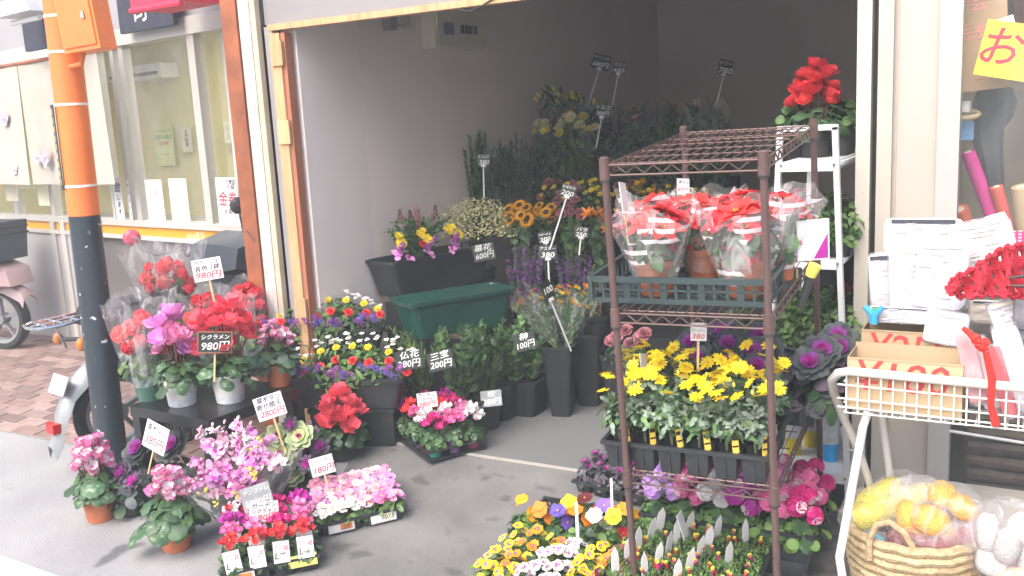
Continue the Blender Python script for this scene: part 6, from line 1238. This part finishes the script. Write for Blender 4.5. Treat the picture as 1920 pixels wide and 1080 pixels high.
bunch('cream coloured roses in front of the tall lily stems', 1060, 212, 5.6, .5, .2, dk, .06, .03, 20, 12, 4, .35, .12, .3, heads=[('rose', 'cream'), ('rose', 'cream'), ('rose', 'lemon')], headn=30, hs=1.25, stx=(1.15, .6))
bunch('dark reddish foliage right of the lily stems', 1140, 195, 6.2, .5, .14, [MC['stem_dark'], mat('leaf_reddish', (.08, .03, .035), .6, .4), leafd], .09, .02, 14, 18, 5, .62, .1, .3)
for i, (px, py, Y, c, d_) in enumerate(((1195, 195, 6.3, 'peach', 'left of three beyond the wire rack'), (1255, 190, 6.35, 'dustypink', 'middle of three beyond the wire rack'), (1325, 185, 6.3, 'cream', 'right of three beyond the wire rack'))):
    bunch('dark leafy lilies in clear wrap, '+d_, px, py, Y, .5, .14, dk, .12, .022, 12, 16, 6+i, .62, .1, .3, heads=[('lily', c), ('bud', 'lemon')], headn=5, hs=.8, wrap=(.16, .5, .95) if i != 1 else None)
for i, (px, py, Y) in enumerate(((985, 330, 5.45), (1045, 335, 5.4), (1110, 335, 5.45), (1195, 335, 5.6), (1265, 338, 5.6), (1320, 350, 5.65))):
    bunch('small yellow and pink spray flowers, %s clump from the left at mid height' % ORD[i], px, py, Y, .4, .13, dk, .04, .02, 16, 14, 12+i, .35, .09, .25, heads=[('mum', 'lemon' if i < 3 else 'gold'), ('mum', 'yellow')] + ([('rose', 'dustypink')] if i in (1, 3) else []), headn=26, hs=1.15, stx=(1.2, .8))
bunch('bunch of sunflowers, fuller left cluster beside the baby breath', 972, 372, 4.95, .35, .1, dk, .05, .03, 13, 5, 20, .35, .08, .24, heads=[('sunflower', 'gold')], headn=15, hs=.88, stx=(1.0, .6), t0=.6)
bunch('bunch of sunflowers, smaller right cluster', 1022, 370, 5.0, .35, .07, dk, .05, .03, 8, 5, 21, .35, .07, .24, heads=[('sunflower', 'gold')], headn=9, hs=.8, stx=(1.0, .6), t0=.6)
bunch('dusty pink roses behind the slanted price board', 1068, 372, 5.05, .3, .09, dk, .05, .03, 10, 8, 22, .35, .08, .24, heads=[('rose', 'dustypink')], headn=12, hs=.95, stx=(1.2, .7))
bunch('orange red lilies half hidden by the left rack post', 1122, 385, 4.9, .3, .08, dk, .06, .03, 8, 8, 23, .35, .08, .24, heads=[('lily', 'coral'), ('lily', 'orange')], headn=8, hs=.95)
for i, (px, py, Y, m_, sp_) in enumerate(((1000, 215, 5.9, jm, .2), (870, 275, 5.35, jm, .15), (1110, 245, 5.9, dk, .2), (1180, 235, 5.95, dk, .22), (1270, 225, 6.1, dk, .22), (1340, 235, 6.2, dk, .18), (1030, 285, 5.75, dk, .2), (1130, 300, 5.7, dk, .2))):
    bunch('dark green filler foliage, %s from the left among the rear bunches' % ORD[i], px, py, Y, .5, sp_, m_, .07 if m_ is dk else .034, .026 if m_ is dk else .006, 20, 22 if m_ is dk else 130, 80+i, .35 if Y < 5.6 else .62, .11, .3, hv=.22)
gy = sprays(70, .34, .26, 14, .01, .006, 25, [MC['stem_dark'], leafgrey, leafm], 'leaf', .3, 50, r=.0012)
top_ = atY(893, 372, 4.95); bucket('black bucket under the cloud of tiny white flowers', (top_.x, 4.95, .35), .12, .26); t = thing('gypsophila_bunch', 'round cloud of tiny cream white flowers in front of the conifer branches', 'cut flowers', (top_.x, 4.95, top_.z-.36)); link('foliage', gy[0], t, kind='stuff')
mb = MB(); rnd = random.Random(5); random.seed(5)
for i in range(2200):
    a = rnd.uniform(0, 6.28); c = rnd.uniform(-.25, 1); s_ = math.sqrt(max(0, 1-c*c)); k = rnd.uniform(.55, 1); radial(mb, [(4, .0005, .006, .006, 20, 0, 0, 'round', 0)], place((.29*s_*cos(a)*k, .2*s_*sin(a)*k, .17+.2*c*k), (rnd.uniform(-1, 1), rnd.uniform(-1, .3), 1)))
part('florets', mb, P['cream'], t, kind='stuff')
stp = mat('statice_purple', (.14, .035, .2), .7, .3); stt = [MC['stem_dark'], stp, stp, leafd]
bunch('purple statice sprays, left clump above the wrapped bouquets', 985, 455, 4.75, .3, .12, stt, .02, .014, 16, 40, 30, .0, .1, .55, t0=.6, stx=(1.1, .8), bl_='tall black bucket under the left purple statice'); bunch('purple statice sprays, right clump behind the framed price board', 1075, 462, 4.8, .3, .12, stt, .02, .014, 16, 40, 31, .0, .1, .55, t0=.6, stx=(1.1, .8), bl_='tall black bucket under the right purple statice')
bunch('dry tan spray flowers beside the left rack post', 1115, 490, 4.75, .25, .06, [MC['stem_dark'], mat('dry_tan', (.3, .2, .1), .8), leafd], .02, .012, 10, 30, 32, 0, .08, .5, t0=.6)
bunch('dark leafy branches behind the rack and left of the white ladder', 1390, 560, 4.9, .3, .12, dk, .05, .025, 14, 20, 33, 0, .1, .3)
# low tubs of green branches
for i, (px, py, lab, mm_, ll, lw, an) in enumerate(((780, 590, 'light green pine like branches in the leftmost low tub', [MC['stem_dark'], leafm, leafb, leafd], .06, .006, 30), (855, 585, 'broad leaved evergreen branches in the second low tub', dk, .06, .028, 50), (925, 572, 'broad leaved evergreen branches in the third low tub', dk, .06, .03, 50), (975, 600, 'dark evergreen branches in the rightmost low tub', dk, .055, .028, 50))):
    Y = (3.9, 3.93, 4.3, 4.4)[i]; top_ = atY(px, py+22, Y); tb = thing('black_tub', 'square black tub, %s from the left in the low row' % ORD[i], 'tub', (top_.x, Y, 0), group='square black tubs'); part('trough', planter_mesh(.25, .22, .2), tubm, tb, smooth=False)
    hh = top_.z-.1; t = thing('branch_bunch', lab, 'branches', (top_.x, Y, .06)); me, tips = sprays(30, hh, .17, 30, ll, lw*1.2, 40+i, mm_, 'leaf', .45, an); link('foliage', me, t, kind='stuff')
p = atG(914, 800); top_ = atY(880, 662, p.y); bucket('small black bucket of pine like sprigs on the shop floor behind the cyclamen tray', (p.x, p.y, .0), .085, .19)
t = thing('branch_bunch', 'fine needled grey green sprigs in the small bucket behind the cyclamen tray', 'branches', (p.x-.01, p.y, .03)); me, tips = sprays(30, top_.z-.03, .15, 46, .05, .0045, 50, [MC['stem_dark'], mat('needle_grey', (.1, .15, .09), .7, .3), leafm], 'point', .35, 28, lean=(-.04, 0)); link('foliage', me, t, kind='stuff')
cello_thin = film('cellophane_thin', (.6, .62, .63), .04, .3, 16, .15)
# wrapped bouquets in the tall square vases
def vase(label, px, py, Y=None, hpx=None, s=.088, h=.4):
    p = atG(px, py) if Y is None else Vector((atY(px, py, Y).x, Y, 0)); t = thing('tall_vase', label, 'vase', (p.x, p.y, 0), (0, 0, R(12)), group='tall square black vases'); part('body', planter_mesh(s*2, s*2, h, t=.004, taper=.6), tubm, t, smooth=False); return p
pv = vase('tall square black vase standing foremost on the shop floor', 1055, 776)
vase('tall black vase behind and left of the foremost vase', 985, 700, 4.62); vase('tall black vase behind and right of the foremost vase', 1105, 700, 4.65, s=.09, h=.42); vase('black vase beside the left rack post', 1165, 700, 4.5, s=.1, h=.36)
for i, (bx_, tx, ty, Yo, d_) in enumerate(((1025, 965, 545, .05, 'leftmost, leaning left'), (1040, 1015, 540, .0, 'second from the left'), (1055, 1060, 545, .08, 'third from the left'), (1075, 1105, 540, .02, 'rightmost, leaning right'))):
    Y = pv.y+Yo; b_ = Vector((pv.x, Y, .3)); tp_ = atY(tx, ty, Y); t = thing('wrapped_bouquet', 'slim wrapped bouquet of small orange flowers, %s in the tall vase' % d_, 'bouquet', b_, group='wrapped bouquets in the tall vase'); d = tp_-b_
    q = d.to_track_quat('Z', 'Y').to_matrix().to_4x4(); sub = q
    me, tips = sprays(12, d.length, .065, 34, .045, .016, 60+i, [stemg, leafm, leafgrey], 'leaf', .3, 35); link('foliage', me, t, mtx=q, kind='stuff')
    for k, (tt, n) in enumerate(tips): link('flower', fl('mum', ['orange', 'gold', 'yellow', 'gold'][k % 4]), t, mtx=q @ place(tt+Vector((0, 0, .0)), (n.x, n.y-.4, n.z), k, 1.35))
    o = sleeve(t, .025, .075, d.length*.25, d.length*.95, cello_thin, 70+i, n=18); o.matrix_basis = q
p = atY(1180, 640, 4.45); bucket('black bucket under the dusty pink kale behind the left rack post', (p.x, 4.45, 0), .12, .38); t = thing('kale_bunch', 'dusty pink frilled kale heads behind the left rack post', 'ornamental kale', (p.x, 4.45, .36))
for k in range(6): link('rosette', fl('carnation', 'dustypink'), t, mtx=place((-.1+.04*k, -.04*(k % 2), .07+.03*(k % 3)), (0, -.6, .8), k, 1.9))
link('foliage', fol('df1', 80, .08, 0, .06, .04, .03, [leafd], 'round', 4), t, kind='stuff', sc=1.4)
# ================================================================= PRICE CARDS
def C_(label, px, py, Y, wpx, hpx, lines, **k):
    p = atY(px, py, Y); dist = (p-CAM).length; card('price_card', label, p, wpx/F*dist, hpx/F*dist, lines, **k)
C_('white card priced 980 above the wrapped red flowers', 389, 505, 3.18, 54, 42, ['カランコエ', '各色 1鉢', '980円'], roll=-5, stick=.16)
C_('black chalkboard priced 980 between the pink and coral cyclamens', 403, 642, 2.95, 60, 38, ['シクラメン', '980円'], bg=board_black, roll=7, stick=.14, frame=True)
C_('white card priced 2800 above the cream kales', 506, 762, 2.95, 55, 46, ['葉ボタン', '寄せ植え', '2800円'], roll=-12, stick=.14)
C_('white card seen at an angle among the purple kales by the table leg', 292, 820, 2.72, 62, 52, ['葉ボタン', '380円'], yaw=-52, roll=14, stick=.12)
C_('grey sheen board in front of the orchids priced 1000', 481, 932, 2.62, 56, 46, ['デンファレ', '1000円'], bg=board_grey, roll=-10, stick=.1)
C_('white card priced 280 in the garden cyclamen tray', 495, 960, 2.58, 54, 38, ['ガーデン', 'シクラメン', '280円'], roll=2, stick=.1)
C_('white card priced 180 in the primula tray', 604, 873, 2.98, 46, 36, ['ジュリアン', '180円'], roll=-9, stick=.1)
C_('white card priced 380 in the turquoise pot tray', 801, 750, 3.7, 40, 30, ['ガーデン', 'シクラメン', '380円'], roll=-3, stick=.08)
C_('grey glossy board priced 280 on the small bucket of needled sprigs', 921, 747, 3.96, 42, 32, ['松', '280円'], bg=board_grey, roll=-3, stick=0)
C_('black board priced 280 on the leftmost low tub', 767, 675, 3.7, 54, 38, ['仏花', '280円'], bg=board_black, roll=-4, stick=0)
C_('black board priced 200 half covered by the needled sprigs', 826, 676, 3.72, 52, 38, ['三宝', '200円'], bg=board_black, roll=-10, stick=0)
C_('black board priced 100 on the right low tub', 984, 640, 4.12, 44, 36, ['榊', '100円'], bg=board_black, roll=-12, stick=0)
C_('black board priced 600 on the mixed flower planter', 907, 473, 4.72, 44, 34, ['墓花', '600円'], bg=board_black, roll=-8, stick=.0)
C_('small board on a white stick over the left conifer branches', 906, 300, 4.9, 24, 24, ['ヒムロ', '380'], bg=board_black, roll=2, stick=.2, stickm=clear_pl, clip=True)
C_('grey framed board on a white stick priced 380 among the statice', 1027, 473, 4.5, 36, 28, ['アスター', '380'], bg=board_black, roll=0, stick=.28, stickm=clear_pl, clip=True, frame=False)
C_('small board just above the framed one priced 200', 1022, 445, 4.6, 28, 22, ['スターチス', '200'], bg=board_black, roll=-6, stick=.1, stickm=clear_pl, clip=True)
C_('black board on a long slanted white stick beside the sunflowers', 1066, 358, 4.6, 30, 26, ['ひまわり', '200'], bg=board_black, roll=20, stick=.3, stickm=clear_pl, clip=True)
C_('small black board near the left rack post at sunflower height', 1090, 436, 4.7, 28, 22, ['バラ', '250'], bg=board_black, roll=8, stick=.1, stickm=clear_pl, clip=True)
C_('black board priced 680 on a slanted stick, highest at the back', 1127, 116, 5.9, 36, 30, ['オリエンタル', '680円'], bg=board_black, roll=18, stick=.25, stickm=clear_pl, clip=True)
C_('smaller tilted black board right of the highest board', 1161, 128, 6.0, 26, 24, ['カスミ', '480'], bg=board_black, roll=12, stick=.22, stickm=clear_pl, clip=True)
C_('black board right of the cream roses', 1130, 208, 5.5, 30, 26, ['トルコ', '300円'], bg=board_black, roll=12, stick=.2, stickm=clear_pl, clip=True)
C_('black board alone over the dark lilies by the grey back wall', 1360, 127, 6.1, 28, 30, ['リリー', '780'], bg=board_black, roll=14, stick=.2, stickm=clear_pl, clip=True)
C_('blank black board turned away in front of the wrapped bouquets', 1026, 545, 4.2, 28, 40, ['100'], bg=board_black, yaw=40, roll=-15, stick=.3, stickm=clear_pl, clip=True)
q = RL(.05, .12, 1.3); C_('blank white card seen edge on at the left of the poinsettias', 1170, 372, q.y+.02, 24, 64, [' '], yaw=62, roll=10, stick=.1); C_('white card with black writing standing in the poinsettias', 1281, 350, 2.98, 26, 32, ['ポイン', 'セチア'], yaw=25, roll=6, stick=.1)
C_('white card priced 380 among the yellow daisies', 1310, 622, 2.9, 32, 36, ['ユリオプス', 'デージー', '380'], yaw=15, roll=5, stick=.1); C_('blank white card turned aside at the left of the yellow daisies', 1208, 690, 2.86, 26, 58, [' '], yaw=60, roll=14, stick=.1)
C_('pointed white card seen edge on standing in the sedum', 1280, 985, 2.95, 24, 52, [' '], yaw=66, roll=-10, stick=.14); C_('plain white stick marker standing in the violas', 1082, 985, 2.72, 6, 90, [' '], stick=0); C_('thin white stick marker standing in the farther pansies', 1147, 930, 3.1, 5, 70, [' '], stick=0); C_('white card seen edge on in the pelargoniums', 1278, 895, 3.2, 22, 40, [' '], yaw=62, roll=8, stick=.08)
C_('grey square tag hanging inside the ladder shelf', 1495, 445, 4.0, 20, 34, [' '], bg=board_grey, stick=.15)
# transparent packets of folded wrap in the bunches near the table
for i, (px, py, Y, d_) in enumerate(((412, 0, 0, ''),)): pass
# keep labels within sixteen words
for o in list(S.objects):
    if o.parent is None and 'label' in o:
        w_ = o['label'].split()
        if len(w_) > 16: print('LONG', len(w_), o['label'])
# ================================================================= VEIL: thin volume added to lift the dark tones, standing in for lens flare
hz = bpy.data.materials.new('added_haze'); hz.use_nodes = True; hn = hz.node_tree; hn.nodes.clear()
ho = hn.nodes.new('ShaderNodeOutputMaterial'); pv = hn.nodes.new('ShaderNodeVolumePrincipled'); pv.inputs['Color'].default_value = (.86, .93, 1, 1); pv.inputs['Density'].default_value = .011
hn.links.new(pv.outputs[0], ho.inputs['Volume'])
o = part('added_haze', MB().box((0, 0, 1.9), (150, 150, 7.2)), hz, None, smooth=False, kind='stuff'); o['label'] = 'thin pale air volume added to lift the dark tones of street and open shop'; o['category'] = 'added_haze'
